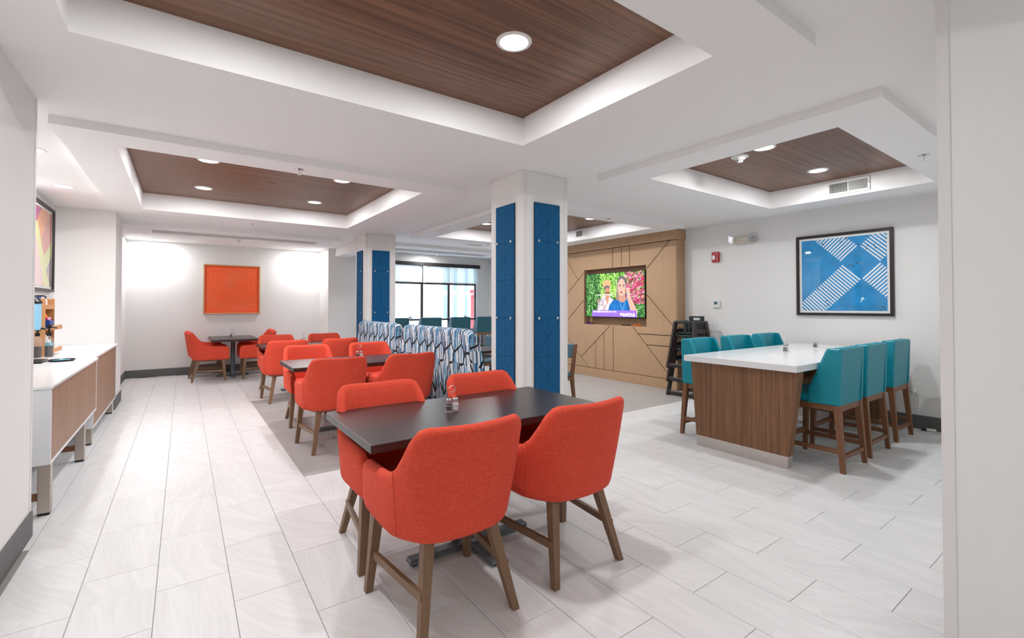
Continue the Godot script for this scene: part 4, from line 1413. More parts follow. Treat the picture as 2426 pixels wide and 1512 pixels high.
func cabinets() -> void:
	cabinet("white sideboard cabinet with wood doors on tall steel legs, nearest the wall end", -0.70, -6.20, -4.235, 0.358, 0.855, 4, [-5.66, -4.36])
	cabinet("lower white sideboard cabinet with wood doors, farther along the alcove", -0.725, -8.12, -6.215, 0.168, 0.872, 4, [-7.93, -6.27])
	var a := bxp("worktop", Vector3(-1.335, 0.855, -6.215), Vector3(-0.69, 0.875, -4.22), M.white_gloss, null, 0.002)
	tag(a, "thin white worktop lying on the nearer alcove cabinet", "worktop")
	a = bxp("worktop", Vector3(-1.335, 0.872, -8.125), Vector3(-0.705, 0.894, -6.216), M.white_gloss, null, 0.002)
	tag(a, "thin white worktop lying on the farther alcove cabinet", "worktop")
	# drink dispenser on a black stand
	var y := 0.875
	var t := thing("drink_dispenser", "pale blue drink dispenser with black lid on a black stand", "dispenser", Vector3(-1.16, y, -6.02))
	bxp("base_tray", Vector3(-0.12, 0, -0.13), Vector3(0.12, 0.022, 0.13), M.black_plastic, t, 0.006)
	var st := nst()
	mm(st, Vector3(-0.10, 0.022, -0.05), Vector3(-0.02, 0.30, 0.05), 0.01)
	part("stand", st, M.black_plastic, t)
	st = nst()
	lathe(st, [Vector2(0, 0.30), Vector2(0.085, 0.30), Vector2(0.09, 0.31), Vector2(0.09, 0.545), Vector2(0.0, 0.545)], 28)
	part("body", st, M.pale_blue, t)
	st = nst()
	lathe(st, [Vector2(0, 0.545), Vector2(0.094, 0.545), Vector2(0.096, 0.56), Vector2(0.07, 0.60), Vector2(0.03, 0.615), Vector2(0, 0.617)], 28)
	part("lid", st, M.black_plastic, t)
	st = nst()
	cyl(st, Vector3(0.07, 0.29, 0), Vector3(0.07, 0.36, 0), 0.018, 0.018, 12)
	cyl(st, Vector3(0.07, 0.32, 0), Vector3(0.12, 0.31, 0), 0.012, 0.010, 12)
	part("tap", st, M.black_plastic, t)
	# small tray with napkins
	t = thing("serving_tray", "flat black tray with teal printed mat beside the dispenser", "tray", Vector3(-0.935, y, -6.06))
	st = nst()
	lathe(st, [Vector2(0, 0.0), Vector2(0.085, 0.0), Vector2(0.10, 0.014), Vector2(0.098, 0.016), Vector2(0.084, 0.006), Vector2(0, 0.006)], 28)
	part("dish", st, M.black_plastic, t)
	st = nst()
	lathe(st, [Vector2(0, 0.0065), Vector2(0.075, 0.0065), Vector2(0.075, 0.008), Vector2(0, 0.008)], 24)
	part("paper_mat", st, M.cyan_plastic, t)
	# pump bottles
	y = 0.894
	for p in [[-1.145, -6.30, "closer to the blue dispenser"], [-1.075, -6.36, "closer to the wooden organizer"]]:
		t = thing("pump_bottle", "clear syrup bottle with a black pump %s" % p[2], "bottle", Vector3(p[0], y, p[1]), 0.0, "pump bottles in the alcove")
		st = nst()
		lathe(st, [Vector2(0, 0), Vector2(0.032, 0), Vector2(0.034, 0.01), Vector2(0.034, 0.17), Vector2(0.016, 0.205), Vector2(0.016, 0.225), Vector2(0, 0.225)], 18)
		part("bottle_body", st, M.glass, t)
		st = nst()
		lathe(st, [Vector2(0, 0.005), Vector2(0.030, 0.006), Vector2(0.030, 0.11), Vector2(0, 0.112)], 18)
		part("syrup", st, M.dark_frame, t)
		st = nst()
		lathe(st, [Vector2(0.019, 0.21), Vector2(0.019, 0.24), Vector2(0.008, 0.245), Vector2(0.008, 0.28), Vector2(0.016, 0.285), Vector2(0.016, 0.315), Vector2(0, 0.32)], 16)
		cyl(st, Vector3(0, 0.297, 0), Vector3(0.06, 0.285, 0.0), 0.007, 0.006, 10)
		part("pump", st, M.black_plastic, t)
	# wooden organizer with shelves, seen end on
	var o := thing("condiment_organizer", "tall wooden condiment organizer with slanted shelves in the alcove", "organizer", Vector3(-1.17, y, -6.66))
	for z in [-0.20, 0.20]: bxp("side_board", Vector3(-0.13, 0, z - 0.008), Vector3(0.05, 0.58, z + 0.008), M.wood_rack, o, 0.002)
	bxp("back_board", Vector3(-0.13, 0, -0.192), Vector3(-0.115, 0.58, 0.192), M.wood_rack, o)
	for k in 3:
		var yy: float = [0.03, 0.26, 0.47][k]
		bxp("shelf", Vector3(-0.115, yy, -0.192), Vector3(0.10 if k < 2 else 0.04, yy + 0.012, 0.192), M.wood_rack, o, 0.002)
		bxp("shelf_lip", Vector3(0.10 if k < 2 else 0.04, yy, -0.20), Vector3(0.112 if k < 2 else 0.052, yy + 0.045, 0.20), M.wood_rack, o, 0.002)
	var k2 := 0
	for b in [[0.042, M.cyan_plastic, "turquoise open bin of wrapped items on the bottom organizer shelf", M.paper, 0.0], [0.272, M.bin_blue, "dark blue open bin of packets on the middle organizer shelf", M.packet_pink, 0.0], [0.482, M.paper, "white card bin of packets on the top organizer shelf", M.bin_blue, -0.05]]:
		t = thing("packet_bin", b[2], "bin", o.position + Vector3(0.01 + b[4], b[0], 0.06), 0.0, "bins on the wooden organizer")
		st = nst()
		mm(st, Vector3(-0.06, 0, -0.09), Vector3(0.06, 0.006, 0.09))
		mm(st, Vector3(-0.064, 0, -0.09), Vector3(-0.058, 0.10, 0.09))
		mm(st, Vector3(0.058, 0, -0.09), Vector3(0.064, 0.085, 0.09))
		mm(st, Vector3(-0.06, 0, -0.094), Vector3(0.06, 0.09, -0.088))
		mm(st, Vector3(-0.06, 0, 0.088), Vector3(0.06, 0.09, 0.094))
		part("bin_body", st, b[1], t)
		for q in 7:
			st = nst()
			box(st, Vector3(0, 0.065, -0.072 + q * 0.024), Vector3(0.095, 0.10, 0.010), 0.003, Basis(Vector3.RIGHT, rng.randf_range(-0.18, 0.18)))
			part("packet", st, b[3] if q % 2 == 0 else M.paper, t)
		k2 += 1
	for q in [[Vector3(-0.01, 0.385, 0.05), 0.055, M.packet_orange, "round orange and white snack pouch over the blue bin"], [Vector3(0.0, 0.175, 0.05), 0.05, M.paper, "crumpled clear wrapped cutlery over the turquoise bin"]]:
		st = nst()
		lathe(st, [Vector2(0, -q[1]), Vector2(q[1] * 0.7, -q[1] * 0.75), Vector2(q[1], 0), Vector2(q[1] * 0.7, q[1] * 0.75), Vector2(0, q[1])], 14)
		st.generate_normals()
		var po := put("snack_pouch" if q[2] == M.packet_orange else "cutlery_bundle", st.commit(), q[2])
		po.position = o.position + q[0]
		tag(po, q[3], "packet")
	st = nst()
	lathe(st, [Vector2(0, 0), Vector2(0.05, 0), Vector2(0.05, 0.025), Vector2(0.03, 0.035), Vector2(0, 0.036)], 20)
	var lid := part("cup_lid_stack", st, M.black_plastic)
	lid.position = o.position + Vector3(-0.05, 0.582, -0.13)
	tag(lid, "black round lids lying on top of the organizer", "lid")
	# lettering on the alcove wall that the picture glass mirrors
	var sg := thing("wall_sign", "brown wall sign board with white lettering above the nearer cabinet, out of direct view", "sign", Vector3(-1.338, 1.60, -4.80), PI / 2)
	bxp("board", Vector3(-0.42, -0.34, 0), Vector3(0.42, 0.34, 0.02), M.wood_island, sg, 0.003)
	var yy2 := 0.19
	for w in [["MUST", 0.13], ["HAVE", 0.13], ["COFFEE", 0.13], ["EXPRESS", 0.08]]:
		letters(w[0], w[1], M.white_gloss, sg, Transform3D(Basis(), Vector3(0, yy2, 0.021)), "letters")
		yy2 -= 0.125

# ---------------------------------------------------------------- wall things
func framed(called: String, label: String, at: Vector3, turn: float, w: float, h: float, fw: float, fm: Material, matw: float, im: Image) -> void:
	var t := thing(called, label, "picture", at, turn, "framed pictures")
	for b in [[-w / 2, w / 2, -h / 2, -h / 2 + fw], [-w / 2, w / 2, h / 2 - fw, h / 2], [-w / 2, -w / 2 + fw, -h / 2 + fw, h / 2 - fw], [w / 2 - fw, w / 2, -h / 2 + fw, h / 2 - fw]]:
		bxp("frame_bar", Vector3(b[0], b[2], 0.0), Vector3(b[1], b[3], 0.040), fm, t, 0.002)
	bxp("mat_board", Vector3(-w / 2 + fw, -h / 2 + fw, 0.0), Vector3(w / 2 - fw, h / 2 - fw, 0.018), M.mat_board, t)
	var m := mat(called + "_print", Color.WHITE, 0.5)
	m.albedo_texture = tex(im)
	m.clearcoat_enabled = matw > 0.0
	m.clearcoat = 1.0
	m.clearcoat_roughness = 0.03
	put("print", leaf(w - 2 * fw - 2 * matw, h - 2 * fw - 2 * matw, Vector3.RIGHT, Vector3.UP), m, t, Vector3(0, 0, 0.0195))

func crosswalk_picture() -> Image:
	var n := 768
	var im := Image.create(n, n, false, Image.FORMAT_RGB8)
	var nz := FastNoiseLite.new()
	nz.seed = 21
	nz.frequency = 0.006
	for y in n:
		for x in range(0, n, 2):
			var u := float(x) / n
			var v := float(y) / n
			var s := u + v
			var d := u - v
			var white := false
			if d > 0.16 and d < 0.55 and s < 0.82: white = fposmod(s, 0.052) < 0.027
			elif d > 0.16 and d < 0.55 and s > 1.30: white = fposmod(s, 0.052) < 0.027
			elif s > 0.88 and s < 1.30 and d < 0.145: white = fposmod(d, 0.052) < 0.027
			elif s > 0.84 and s < 1.28 and d > 0.575: white = fposmod(d, 0.052) < 0.027
			var q := 1.0 + 0.10 * nz.get_noise_2d(x, y)
			var c := Color(0.93, 0.95, 0.97) if white else Color(0.0, 0.55 * q, 0.80 * q)
			im.set_pixel(x, y, c)
			im.set_pixel(x + 1, y, c)
	for i in 46:
		var sites := [[0.27, 0.02, 0.05], [0.53, 0.01, 0.05], [0.78, -0.02, 0.06], [0.83, 0.14, 0.06], [0.63, 0.37, 0.05], [0.72, 0.33, 0.03], [0.25, 0.70, 0.05], [0.34, 0.87, 0.06], [0.62, 0.95, 0.05], [0.94, 0.94, 0.04], [0.70, 0.09, 0.03], [0.45, 0.94, 0.03]]
		var s: Array = sites[i % sites.size()]
		var x: float = (s[0] + rng.randf_range(-s[2], s[2])) * n
		var y: float = (s[1] + 0.02 + rng.randf_range(-s[2], s[2]) * 0.6) * n
		var lean := rng.randf_range(-7, 7)
		poly_fill(im, PackedVector2Array([Vector2(x - 4, y), Vector2(x + 4, y - 1), Vector2(x + 3 + lean, y + 10), Vector2(x - 3 + lean, y + 9)]), [Color(0.06, 0.09, 0.14), Color(0.10, 0.14, 0.20), Color(0.75, 0.80, 0.86)][i % 3])
		blob(im, x, y - 2, rng.randf_range(2.5, 4), rng.randf_range(2.5, 4), Color(0.12, 0.10, 0.10))
	blob(im, 0.735 * n, 0.835 * n, 14, 9, Color(0.95, 0.96, 0.97))
	stroke(im, Vector2(0.73, 0.85) * n, Vector2(0.71, 0.88) * n, 8, Color(0.95, 0.96, 0.97))
	return im

func dotted_picture() -> Image:
	var n := 768
	var im := Image.create(n, n, false, Image.FORMAT_RGB8)
	im.fill(Color(1.0, 0.33, 0.0))
	for i in 30:
		for j in 36:
			var u := 0.045 + 0.91 * i / 29.0
			var v := 0.045 + 0.91 * j / 35.0
			var e := sin(PI * u) * sin(PI * v)
			var x := u + e * (0.05 * sin(7.0 * v + 2.5 * u) + 0.03 * sin(9.0 * u - 4.0 * v))
			var y := v + e * (0.055 * sin(6.0 * u - 3.0 * v + 1.0) + 0.03 * cos(8.0 * v))
			poly_fill(im, PackedVector2Array([Vector2(x * n - 6, y * n + 2), Vector2(x * n + 1, y * n - 4), Vector2(x * n + 6, y * n - 1), Vector2(x * n - 1, y * n + 4)]), Color(0.98, 0.86, 0.74))
	return im

func abstract_picture() -> Image:
	var n := 256
	var im := Image.create(n, n, false, Image.FORMAT_RGB8)
	im.fill(Color(0.92, 0.62, 0.45))
	var P := func(a: Array, c: Color) -> void:
		var pv := PackedVector2Array()
		for q in a: pv.append(Vector2(q[0], q[1]) * n)
		poly_fill(im, pv, c)
	P.call([[0, 0], [0.45, 0], [0.2, 0.22], [0, 0.3]], Color(0.72, 0.22, 0.52))
	P.call([[0.2, 0.22], [0.45, 0], [0.8, 0], [0.5, 0.35]], Color(0.93, 0.60, 0.36))
	P.call([[0.5, 0.35], [0.9, 0], [1, 0], [1, 0.42], [0.65, 0.62], [0.42, 0.42]], Color(0.86, 0.52, 0.45))
	P.call([[0, 0.3], [0.2, 0.22], [0.42, 0.42], [0.62, 0.62], [0.55, 1], [0, 1]], Color(0.90, 0.74, 0.74))
	P.call([[0.10, 0.2], [0.28, 0.2], [0.62, 0.66], [0.95, 1.0], [0.62, 1.0], [0.40, 0.66]], Color(0.86, 0.87, 0.55))
	P.call([[0.62, 0.60], [1, 0.36], [1, 0.58], [0.70, 0.80]], Color(0.86, 0.87, 0.55))
	P.call([[0.72, 0.78], [1, 0.58], [1, 1], [0.95, 1]], Color(0.62, 0.54, 0.60))
	return im

func wall_things() -> void:
	framed("crosswalk_picture", "framed blue picture of a white striped crosswalk seen from above", Vector3(6.846, 1.803, -2.335), -PI / 2, 1.055, 1.058, 0.034, M.dark_frame, 0.028, crosswalk_picture())
	framed("dotted_picture", "orange picture of pale dots in waves in a light wood frame", Vector3(0.855, 1.745, -11.498), 0.0, 1.045, 1.045, 0.026, M.wood_light, 0.0, dotted_picture())
	framed("abstract_picture", "dark framed abstract picture of pink, orange and lime shapes above the cabinets", Vector3(-1.338, 2.07, -7.40), PI / 2, 1.05, 1.01, 0.034, M.dark_frame, 0.028, abstract_picture())
	# emergency lamp unit
	var t := thing("emergency_light", "cream emergency light unit with two square lamp heads on the grey wall", "light", Vector3(6.847, 2.387, -3.575), -PI / 2)
	bxp("housing", Vector3(-0.15, -0.058, 0), Vector3(0.15, 0.052, 0.065), M.cream_plastic, t, 0.014)
	for s in [-1.0, 1.0]:
		var hd := Node3D.new()
		hd.name = "lamp_head"
		t.add_child(hd, true)
		hd.position = Vector3(0.155 * s, 0.012, 0.085)
		hd.rotation = Vector3(0.2, 0.45 * s, 0.35 * s)
		var st := nst()
		for k in 4:
			var c := [Vector2(-1, -1), Vector2(1, -1), Vector2(1, 1), Vector2(-1, 1)]
			var a: Vector2 = c[k]
			var b: Vector2 = c[(k + 1) % 4]
			quad(st, Vector3(a.x * 0.056, a.y * 0.056, 0.03), Vector3(b.x * 0.056, b.y * 0.056, 0.03), Vector3(b.x * 0.02, b.y * 0.02, -0.035), Vector3(a.x * 0.02, a.y * 0.02, -0.035), Vector3(a.x + b.x, a.y + b.y, -0.5))
		mm(st, Vector3(-0.02, -0.02, -0.037), Vector3(0.02, 0.02, -0.033))
		part("lamp_housing", st, M.cream_plastic, hd)
		st = nst()
		for k in 4:
			var c := [Vector2(-1, -1), Vector2(1, -1), Vector2(1, 1), Vector2(-1, 1)]
			var a: Vector2 = c[k]
			var b: Vector2 = c[(k + 1) % 4]
			quad(st, Vector3(a.x * 0.052, a.y * 0.052, 0.029), Vector3(b.x * 0.052, b.y * 0.052, 0.029), Vector3(b.x * 0.014, b.y * 0.014, -0.01), Vector3(a.x * 0.014, a.y * 0.014, -0.01), Vector3(-a.x - b.x, -a.y - b.y, 0.5))
		lathe(st, [Vector2(0, -0.012), Vector2(0.016, -0.01), Vector2(0.010, 0.006), Vector2(0, 0.008)], 12)
		part("reflector", st, M.chrome, hd)
		bxp("lens", Vector3(-0.053, -0.053, 0.030), Vector3(0.053, 0.053, 0.033), M.glass, hd)
	# fire strobe
	t = thing("fire_alarm_strobe", "small red fire alarm strobe on the grey wall", "alarm", Vector3(6.847, 2.165, -4.04), -PI / 2)
	bxp("housing", Vector3(-0.058, -0.08, 0), Vector3(0.058, 0.08, 0.045), M.red_plastic, t, 0.008)
	bxp("strobe_lens", Vector3(-0.040, -0.045, 0.045), Vector3(0.012, 0.028, 0.068), M.white_gloss, t, 0.012)
	var yy := 0.05
	for ch in ["F", "I", "R", "E"]:
		letters(ch, 0.030, M.white_plastic, t, Transform3D(Basis(), Vector3(0.036, yy, 0.0455)), "lettering", true)
		yy -= 0.034
	# thermostat
	t = thing("thermostat", "small white wall thermostat with grey display below the fire alarm", "thermostat", Vector3(6.847, 1.424, -4.04), -PI / 2)
	bxp("housing", Vector3(-0.06, -0.058, 0), Vector3(0.06, 0.058, 0.028), M.white_plastic, t, 0.006)
	bxp("display", Vector3(-0.030, -0.005, 0.028), Vector3(0.026, 0.040, 0.0295), M.slate_blue, t)
	for i in 2: bxp("button", Vector3(-0.022 + i * 0.03, -0.035, 0.028), Vector3(-0.006 + i * 0.03, -0.027, 0.030), M.cream_plastic, t)
	# outlet, plug, cord
	t = thing("wall_outlet", "white wall outlet low beside the last teal stool", "outlet", Vector3(6.847, 0.455, -1.63), -PI / 2)
	bxp("cover_plate", Vector3(-0.040, -0.064, 0), Vector3(0.040, 0.064, 0.007), M.white_plastic, t, 0.003)
	for y in [-0.024, 0.024]:
		var st := nst()
		slab(st, rrect(0.034, 0.030, 0.010), Vector3(0, y, 0.007), Vector3.RIGHT, Vector3.UP, Vector3.BACK, 0, 0.002)
		var sk := part("socket", st, M.white_gloss, t)
		for x in [-0.007, 0.007]: bxp("slot", Vector3(x - 0.0012, y - 0.001, 0.009), Vector3(x + 0.0012, y + 0.008, 0.0094), M.dark_slot, sk)
	t = thing("power_cord", "white power cord plugged into the wall outlet, running behind the stools", "cord", Vector3(6.84, 0, -1.63))
	var st2 := nst()
	box(st2, Vector3(-0.035, 0.425, 0), Vector3(0.05, 0.026, 0.028), 0.006)
	part("plug", st2, M.white_plastic, t)
	st2 = nst()
	var pts := []
	for k in 30:
		var a := k / 29.0
		pts.append(Vector3(-0.058 - 0.02 * sin(a * 3.0), lerpf(0.424, 0.006, pow(a, 0.75)), -0.75 * pow(a, 1.6)))
	tube(st2, pts, 0.0035, 6)
	part("cable", st2, M.white_plastic, t)
	# stray thing on the floor
	t = thing("charger_stub", "small white cylinder with a black cap on the floor by the baseboard", "charger", Vector3(6.77, 0.0, -1.50), 0.3)
	st2 = nst()
	cyl(st2, Vector3(0, 0.017, -0.02), Vector3(0, 0.017, 0.06), 0.017, 0.017, 16)
	part("body", st2, M.paper, t)
	st2 = nst()
	cyl(st2, Vector3(0, 0.016, -0.065), Vector3(0, 0.016, -0.02), 0.012, 0.015, 12)
	part("cap", st2, M.black_plastic, t)
	# switch on the return wall
	t = thing("light_switch", "white light switch plate beside the far white wall corner", "switch", Vector3(2.619, 1.05, -11.22), -PI / 2)
	bxp("cover_plate", Vector3(-0.038, -0.062, 0), Vector3(0.038, 0.062, 0.006), M.white_gloss, t, 0.003)
	bxp("rocker", Vector3(-0.016, -0.03, 0.006), Vector3(0.016, 0.03, 0.011), M.white_plastic, t, 0.002)
	high_chairs()

func high_chairs() -> void:
	# local: faces -z, origin on the floor
	var at := Vector3(6.50, 0, -4.27)
	var says := ["dark brown plastic high chair at the bottom of the stack by the wood wall", "dark brown plastic high chair in the middle of the stack", "dark brown plastic high chair on top of the stack, with handle hole in its back"]
	var first: Node3D = null
	for k in 3:
		var p := at + Vector3(0, 0.212 * k, 0)
		if first != null:
			dup(first, "high_chair", p, PI / 2, says[k])
			continue
		var t := thing("high_chair", says[k], "high chair", p, PI / 2, "stacked high chairs")
		first = t
		var m: Material = M.high_chair_plastic
		for s in [-1.0, 1.0]:
			var st := nst()
			leg(st, Vector3(0.165 * s, 0.73, -0.155), Vector3(0.235 * s, 0, -0.265), Vector2(0.036, 0.070), Vector2(0.036, 0.062))
			part("leg", st, m, t)
			st = nst()
			leg(st, Vector3(0.165 * s, 0.73, 0.135), Vector3(0.235 * s, 0, 0.245), Vector2(0.036, 0.070), Vector2(0.036, 0.062))
			part("leg", st, m, t)
			st = nst()
			box(st, Vector3(0.165 * s, 0.715, -0.01), Vector3(0.036, 0.045, 0.34), 0.010)
			part("arm_rest", st, m, t)
			st = nst()
			box(st, Vector3(0.172 * s, 0.575, -0.01), Vector3(0.030, 0.075, 0.35), 0.008)
			part("side_rail", st, m, t)
		for z in [-0.262, 0.242]:
			var st := nst()
			mm(st, Vector3(-0.225, 0.012, z - 0.020), Vector3(0.225, 0.075, z + 0.020), 0.012)
			var b := part("foot_bar", st, m, t)
			for x in [-0.12, 0.0, 0.12]:
				var e := nst()
				cyl(e, Vector3(x, 0.044, z + 0.021 * signf(z)), Vector3(x, 0.044, z + 0.0195 * signf(z)), 0.020, 0.020, 16)
				part("oval_recess", e, M.high_chair_seat, b)
		var st3 := nst()
		box(st3, Vector3(0, 0.716, -0.160), Vector3(0.33, 0.034, 0.040), 0.010)
		part("front_bar", st3, M.high_chair_seat, t)
		st3 = nst()
		box(st3, Vector3(0, 0.62, -0.150), Vector3(0.046, 0.17, 0.030), 0.008)
		part("crotch_post", st3, M.high_chair_seat, t)
		st3 = nst()
		box(st3, Vector3(0, 0.545, -0.01), Vector3(0.32, 0.026, 0.31), 0.010)
		part("seat", st3, M.high_chair_seat, t)
		# back panel with a hand hole
		st3 = nst()
		var bz := 0.145
		for q in [[-0.13, 0.13, 0.56, 0.745], [-0.13, -0.062, 0.745, 0.785], [0.062, 0.13, 0.745, 0.785], [-0.13, 0.13, 0.785, 0.81]]:
			mm(st3, Vector3(q[0], q[2], bz), Vector3(q[1], q[3], bz + 0.022), 0.004)
		part("back_panel", st3, M.high_chair_seat, t)

# ---------------------------------------------------------------- ceiling things
func sprinkler(p: Vector3, label: String) -> void:
	var t := thing("sprinkler_head", label, "sprinkler", p, 0.0, "ceiling sprinklers")
	var st := nst()
	lathe(st, [Vector2(0.0, -0.010), Vector2(0.018, -0.010), Vector2(0.040, -0.002), Vector2(0.040, 0.0)], 20)
	part("escutcheon", st, M.chrome, t)
	st = nst()
	cyl(st, Vector3(0, -0.01, 0), Vector3(0, -0.022, 0), 0.009, 0.008, 12)
	cyl(st, Vector3(-0.009, -0.02, 0), Vector3(-0.003, -0.045, 0), 0.0025, 0.0025, 6)
	cyl(st, Vector3(0.009, -0.02, 0), Vector3(0.003, -0.045, 0), 0.0025, 0.0025, 6)
	part("frame_arms", st, M.chrome, t)
	st = nst()
	cyl(st, Vector3(0, -0.045, 0), Vector3(0, -0.048, 0), 0.016, 0.016, 16)
	part("deflector", st, M.chrome, t)

func vent(at: Vector3, turn: float, w: float, h: float, label: String, cat := "vent") -> void:
	var t := thing("air_vent", label, cat, at, turn, "white air vents")
	var st := nst()
	var b := 0.022
	for q in [[-w / 2, w / 2, -h / 2, -h / 2 + b], [-w / 2, w / 2, h / 2 - b, h / 2], [-w / 2, -w / 2 + b, -h / 2 + b, h / 2 - b], [w / 2 - b, w / 2, -h / 2 + b, h / 2 - b], [-0.005, 0.005, -h / 2 + b, h / 2 - b]]:
		mm(st, Vector3(q[0], q[2], 0), Vector3(q[1], q[3], 0.012), 0.002)
	part("frame", st, M.white_plastic, t)
	bxp("duct_opening", Vector3(-w / 2 + b, -h / 2 + b, 0.0), Vector3(w / 2 - b, h / 2 - b, 0.0015), M.dark_slot, t)
	var n := 32
	for k in n:
		var x := lerpf(-w / 2 + b + 0.004, w / 2 - b - 0.004, (k + 0.5) / n)
		st = nst()
		box(st, Vector3(x, 0, 0.0065), Vector3(0.0016, h - 2 * b, 0.010), 0.0, Basis(Vector3.UP, 0.6 if x < 0 else -0.6))
		part("slat", st, M.white_plastic, t)
	st = nst()
	box(st, Vector3(w / 2 - b * 0.5, 0.01, 0.016), Vector3(0.006, 0.022, 0.008), 0.002)
	part("damper_lever", st, M.steel, t)

func ceiling_things() -> void:
	sprinkler(Vector3(0.83, FRAME, -4.43), "ceiling sprinkler on the tray frame over the orange chairs")
	sprinkler(Vector3(0.85, CEIL, -7.98), "ceiling sprinkler beyond the tray over the orange chairs")
	sprinkler(Vector3(0.83, FRAME, -9.86), "ceiling sprinkler on the frame near the orange picture")
	sprinkler(Vector3(4.85, FRAME, -1.08), "ceiling sprinkler on the tray frame by the white wall end")
	sprinkler(Vector3(4.83, FRAME, -4.45), "ceiling sprinkler on the tray frame before the television")
	sprinkler(Vector3(4.87, FRAME, -7.66), "ceiling sprinkler beside the near column towards the window")
	sprinkler(Vector3(4.85, FRAME, -9.86), "ceiling sprinkler on the frame near the window")
	for q in [[Vector3(4.31, WOODY, -2.30), "white smoke detector on the wood panel over the island"], [Vector3(5.05, FRAME, -9.30 + 0.1), "white smoke detector on the frame near the window"]]:
		var t := thing("smoke_detector", q[1], "detector", q[0], 0.0, "ceiling smoke detectors")
		var st := nst()
		lathe(st, [Vector2(0.0, -0.018), Vector2(0.055, -0.018), Vector2(0.076, -0.010), Vector2(0.078, 0.0)], 28)
		part("mounting_base", st, M.white_plastic, t)
		st = nst()
		lathe(st, [Vector2(0.0, -0.058), Vector2(0.020, -0.058), Vector2(0.028, -0.050), Vector2(0.030, -0.034), Vector2(0.046, -0.030), Vector2(0.048, -0.016)], 24)
		var hd := part("sensor_head", st, M.white_plastic, t)
		for k in 8:
			var a := TAU * k / 8
			st = nst()
			box(st, Vector3(cos(a) * 0.0295, -0.043, sin(a) * 0.0295), Vector3(0.003, 0.008, 0.010), 0.0, Basis(Vector3.UP, -a))
			part("slot", st, M.dark_slot, hd)
	vent(Vector3(5.979, 2.722, -1.975), -PI / 2, 0.40, 0.15, "white slatted air vent in the tray side over the island")
	vent(Vector3(5.979, 2.735, -6.14), -PI / 2, 0.38, 0.15, "white slatted air vent in the tray side before the television")
	# flat ceiling vent near the window
	var t2 := thing("ceiling_diffuser", "flat white ceiling vent near the window", "vent", Vector3(4.95, FRAME, -8.3))
	t2.position.y = CEIL
	bxp("frame", Vector3(-0.20, -0.008, -0.10), Vector3(0.20, 0.0, 0.10), M.white_plastic, t2, 0.002)
	for k in 8: bxp("slat", Vector3(-0.17, -0.013, -0.08 + k * 0.021), Vector3(0.17, -0.008, -0.071 + k * 0.021), M.cream_plastic, t2)
	var ros := nst()
	lathe(ros, [Vector2(0, -0.006), Vector2(0.050, -0.006), Vector2(0.056, 0.0)], 28)
	var ro := part("cover_plate", ros, M.wood_ceiling)
	ro.position = Vector3(0.81, WOODY, -5.98)
	tag(ro, "round brown cover plate in the wood panel over the orange chairs", "cover")

# ---------------------------------------------------------------- tables behind the booths, window bar
func side_chair(at: Vector3, turn: float, label: String, first: Node3D) -> Node3D:
	if first != null: return dup(first, "side_chair", at, turn, label)
	# local: faces -z
	var t := thing("side_chair", label, "chair", at, turn, "slate blue side chairs behind the booths")
	for s in [-1.0, 1.0]:
		var st := nst()
		leg(st, Vector3(0.20 * s, 0.42, -0.20), Vector3(0.205 * s, 0, -0.215), Vector2(0.040, 0.040), Vector2(0.030, 0.030))
		part("leg", st, M.wood_stool, t)
		st = nst()
		leg(st, Vector3(0.20 * s, 0.42, 0.20), Vector3(0.205 * s, 0, 0.25), Vector2(0.040, 0.050), Vector2(0.030, 0.034))
		leg(st, Vector3(0.20 * s, 0.86, 0.275), Vector3(0.20 * s, 0.42, 0.20), Vector2(0.034, 0.036), Vector2(0.040, 0.050))
		part("leg", st, M.wood_stool, t)
		bxp("side_rail", Vector3(0.20 * s - 0.012, 0.37, -0.19), Vector3(0.20 * s + 0.012, 0.42, 0.19), M.wood_stool, t)
	var b := nst()
	mm(b, Vector3(-0.215, 0.42, -0.235), Vector3(0.215, 0.475, 0.19), 0.016)
	part("seat", b, M.slate_blue, t)
	b = nst()
	box(b, Vector3(0, 0.765, 0.252), Vector3(0.36, 0.20, 0.045), 0.014, Basis(Vector3.RIGHT, 0.17))
	part("backrest", b, M.slate_blue, t)
	bxp("front_rail", Vector3(-0.19, 0.37, -0.212), Vector3(0.19, 0.42, -0.188), M.wood_stool, t)
	return t

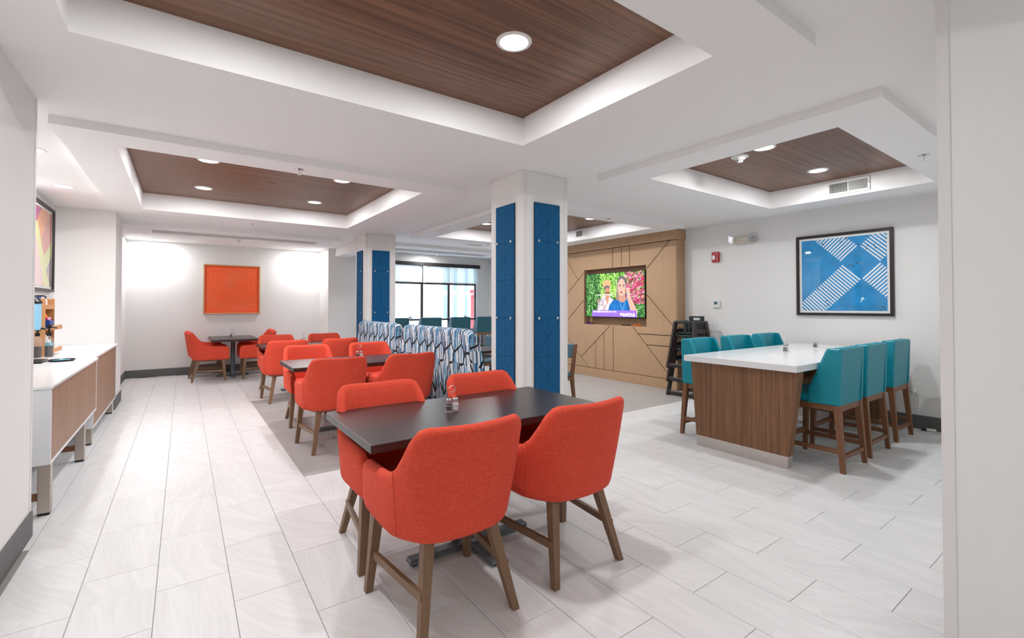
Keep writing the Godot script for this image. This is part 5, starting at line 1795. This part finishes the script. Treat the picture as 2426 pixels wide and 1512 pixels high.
func back_dining() -> void:
	var zc := [-4.92, -5.93, -6.86, -7.75]
	var first: Node3D = null
	var w := ["nearest the television", "second along the booths", "third along the booths", "farthest along the booths"]
	for k in 4:
		var t := thing("square_table", "small grey-brown square table behind the booth backs, %s" % w[k], "table", Vector3(3.68, 0, zc[k]), 0.0, "small square tables behind the booths")
		bxp("table_top", Vector3(-0.40, 0.72, -0.33), Vector3(0.40, 0.755, 0.33), M.table_top, t, 0.003)
		var st := nst()
		cyl(st, Vector3(0, 0.02, 0), Vector3(0, 0.72, 0), 0.035, 0.035, 16)
		part("post", st, M.base_metal, t)
		for d in [Vector3(1, 0, 0), Vector3(0, 0, 1)]:
			st = nst()
			box(st, Vector3(0, 0.018, 0), d * 0.54 + (Vector3.ONE - d) * 0.06 * Vector3(1, 0.4, 1), 0.005)
			part("foot_bar", st, M.base_metal, t)
		var c := side_chair(Vector3(4.18 if k > 0 else 4.20, 0, zc[k] - 0.02), PI / 2, "slate blue wooden side chair at the small table %s" % w[k], first)
		if first == null: first = c
	# bar along the window
	var bar_t := thing("window_bar", "long dark bar counter along the window", "counter", Vector3(5.1, 0, -10.42))
	bxp("bar_top", Vector3(-1.75, 1.045, -0.235), Vector3(1.60, 1.085, 0.20), M.table_top, bar_t, 0.003)
	for x in [-1.5, -0.1, 1.35]:
		var st := nst()
		cyl(st, Vector3(x, 0.02, 0), Vector3(x, 1.045, 0), 0.04, 0.04, 16)
		cyl(st, Vector3(x, 0.0, 0), Vector3(x, 0.02, 0), 0.18, 0.17, 24)
		part("post", st, M.base_metal, bar_t)
	var xs := [3.87, 4.68, 5.46, 6.18]
	var says := ["beside the far column", "second from the far column", "third from the far column", "nearest the room corner"]
	var s0: Node3D = null
	for k in 4:
		var lb := "dark teal bar stool facing the window, %s" % says[k]
		var p := Vector3(xs[k], 0, -9.98)
		if s0 == null: s0 = make_stool("bar_stool", 0.18, 0.39, M.teal_grey, p, 0.0, lb, "dark teal bar stools at the window")
		else: dup(s0, "bar_stool", p, 0.0, lb)
	condiments(Vector3(4.42, 1.085, -10.36), "the window bar, nearer the far column")
	condiments(Vector3(5.92, 1.085, -10.36), "the window bar, nearer the corner")

# ---------------------------------------------------------------- outside
func outside() -> void:
	var g := bxp("ground", Vector3(-40, -0.35, -60), Vector3(60, -0.20, -11.0), M.outside_ground)
	tag(g, "sunlit pale paving outside the window", "", "", "structure")
	var b := thing("neighbouring_building", "sunlit white building across the paving outside the window", "building", Vector3(14.0, -0.2, -22.5))
	bxp("wall", Vector3(-12, 0, -4), Vector3(14, 7.5, 0), M.outside_wall, b)
	for q in [[-2.38, 0.17], [-1.81, 0.12], [-1.12, 0.11], [1.4, 0.2], [4.0, 0.2]]:
		var x: float = q[0]
		for y in [[0.9, 2.2], [2.4, 3.75]]:
			var st := nst()
			mm(st, Vector3(x - q[1] - 0.05, y[0] - 0.05, 0.0), Vector3(x + q[1] + 0.05, y[1] + 0.05, 0.04))
			var f := part("window", st, M.outside_wall, b)
			bxp("pane", Vector3(x - q[1], y[0], 0.04), Vector3(x + q[1], y[1], 0.05), M.outside_glass, f)
	bxp("awning", Vector3(-0.85, 2.3, 0), Vector3(-0.35, 2.5, 0.3), M.outside_red, b)
	bxp("door", Vector3(-0.80, 0, 0), Vector3(-0.42, 2.2, 0.06), M.outside_red, b)
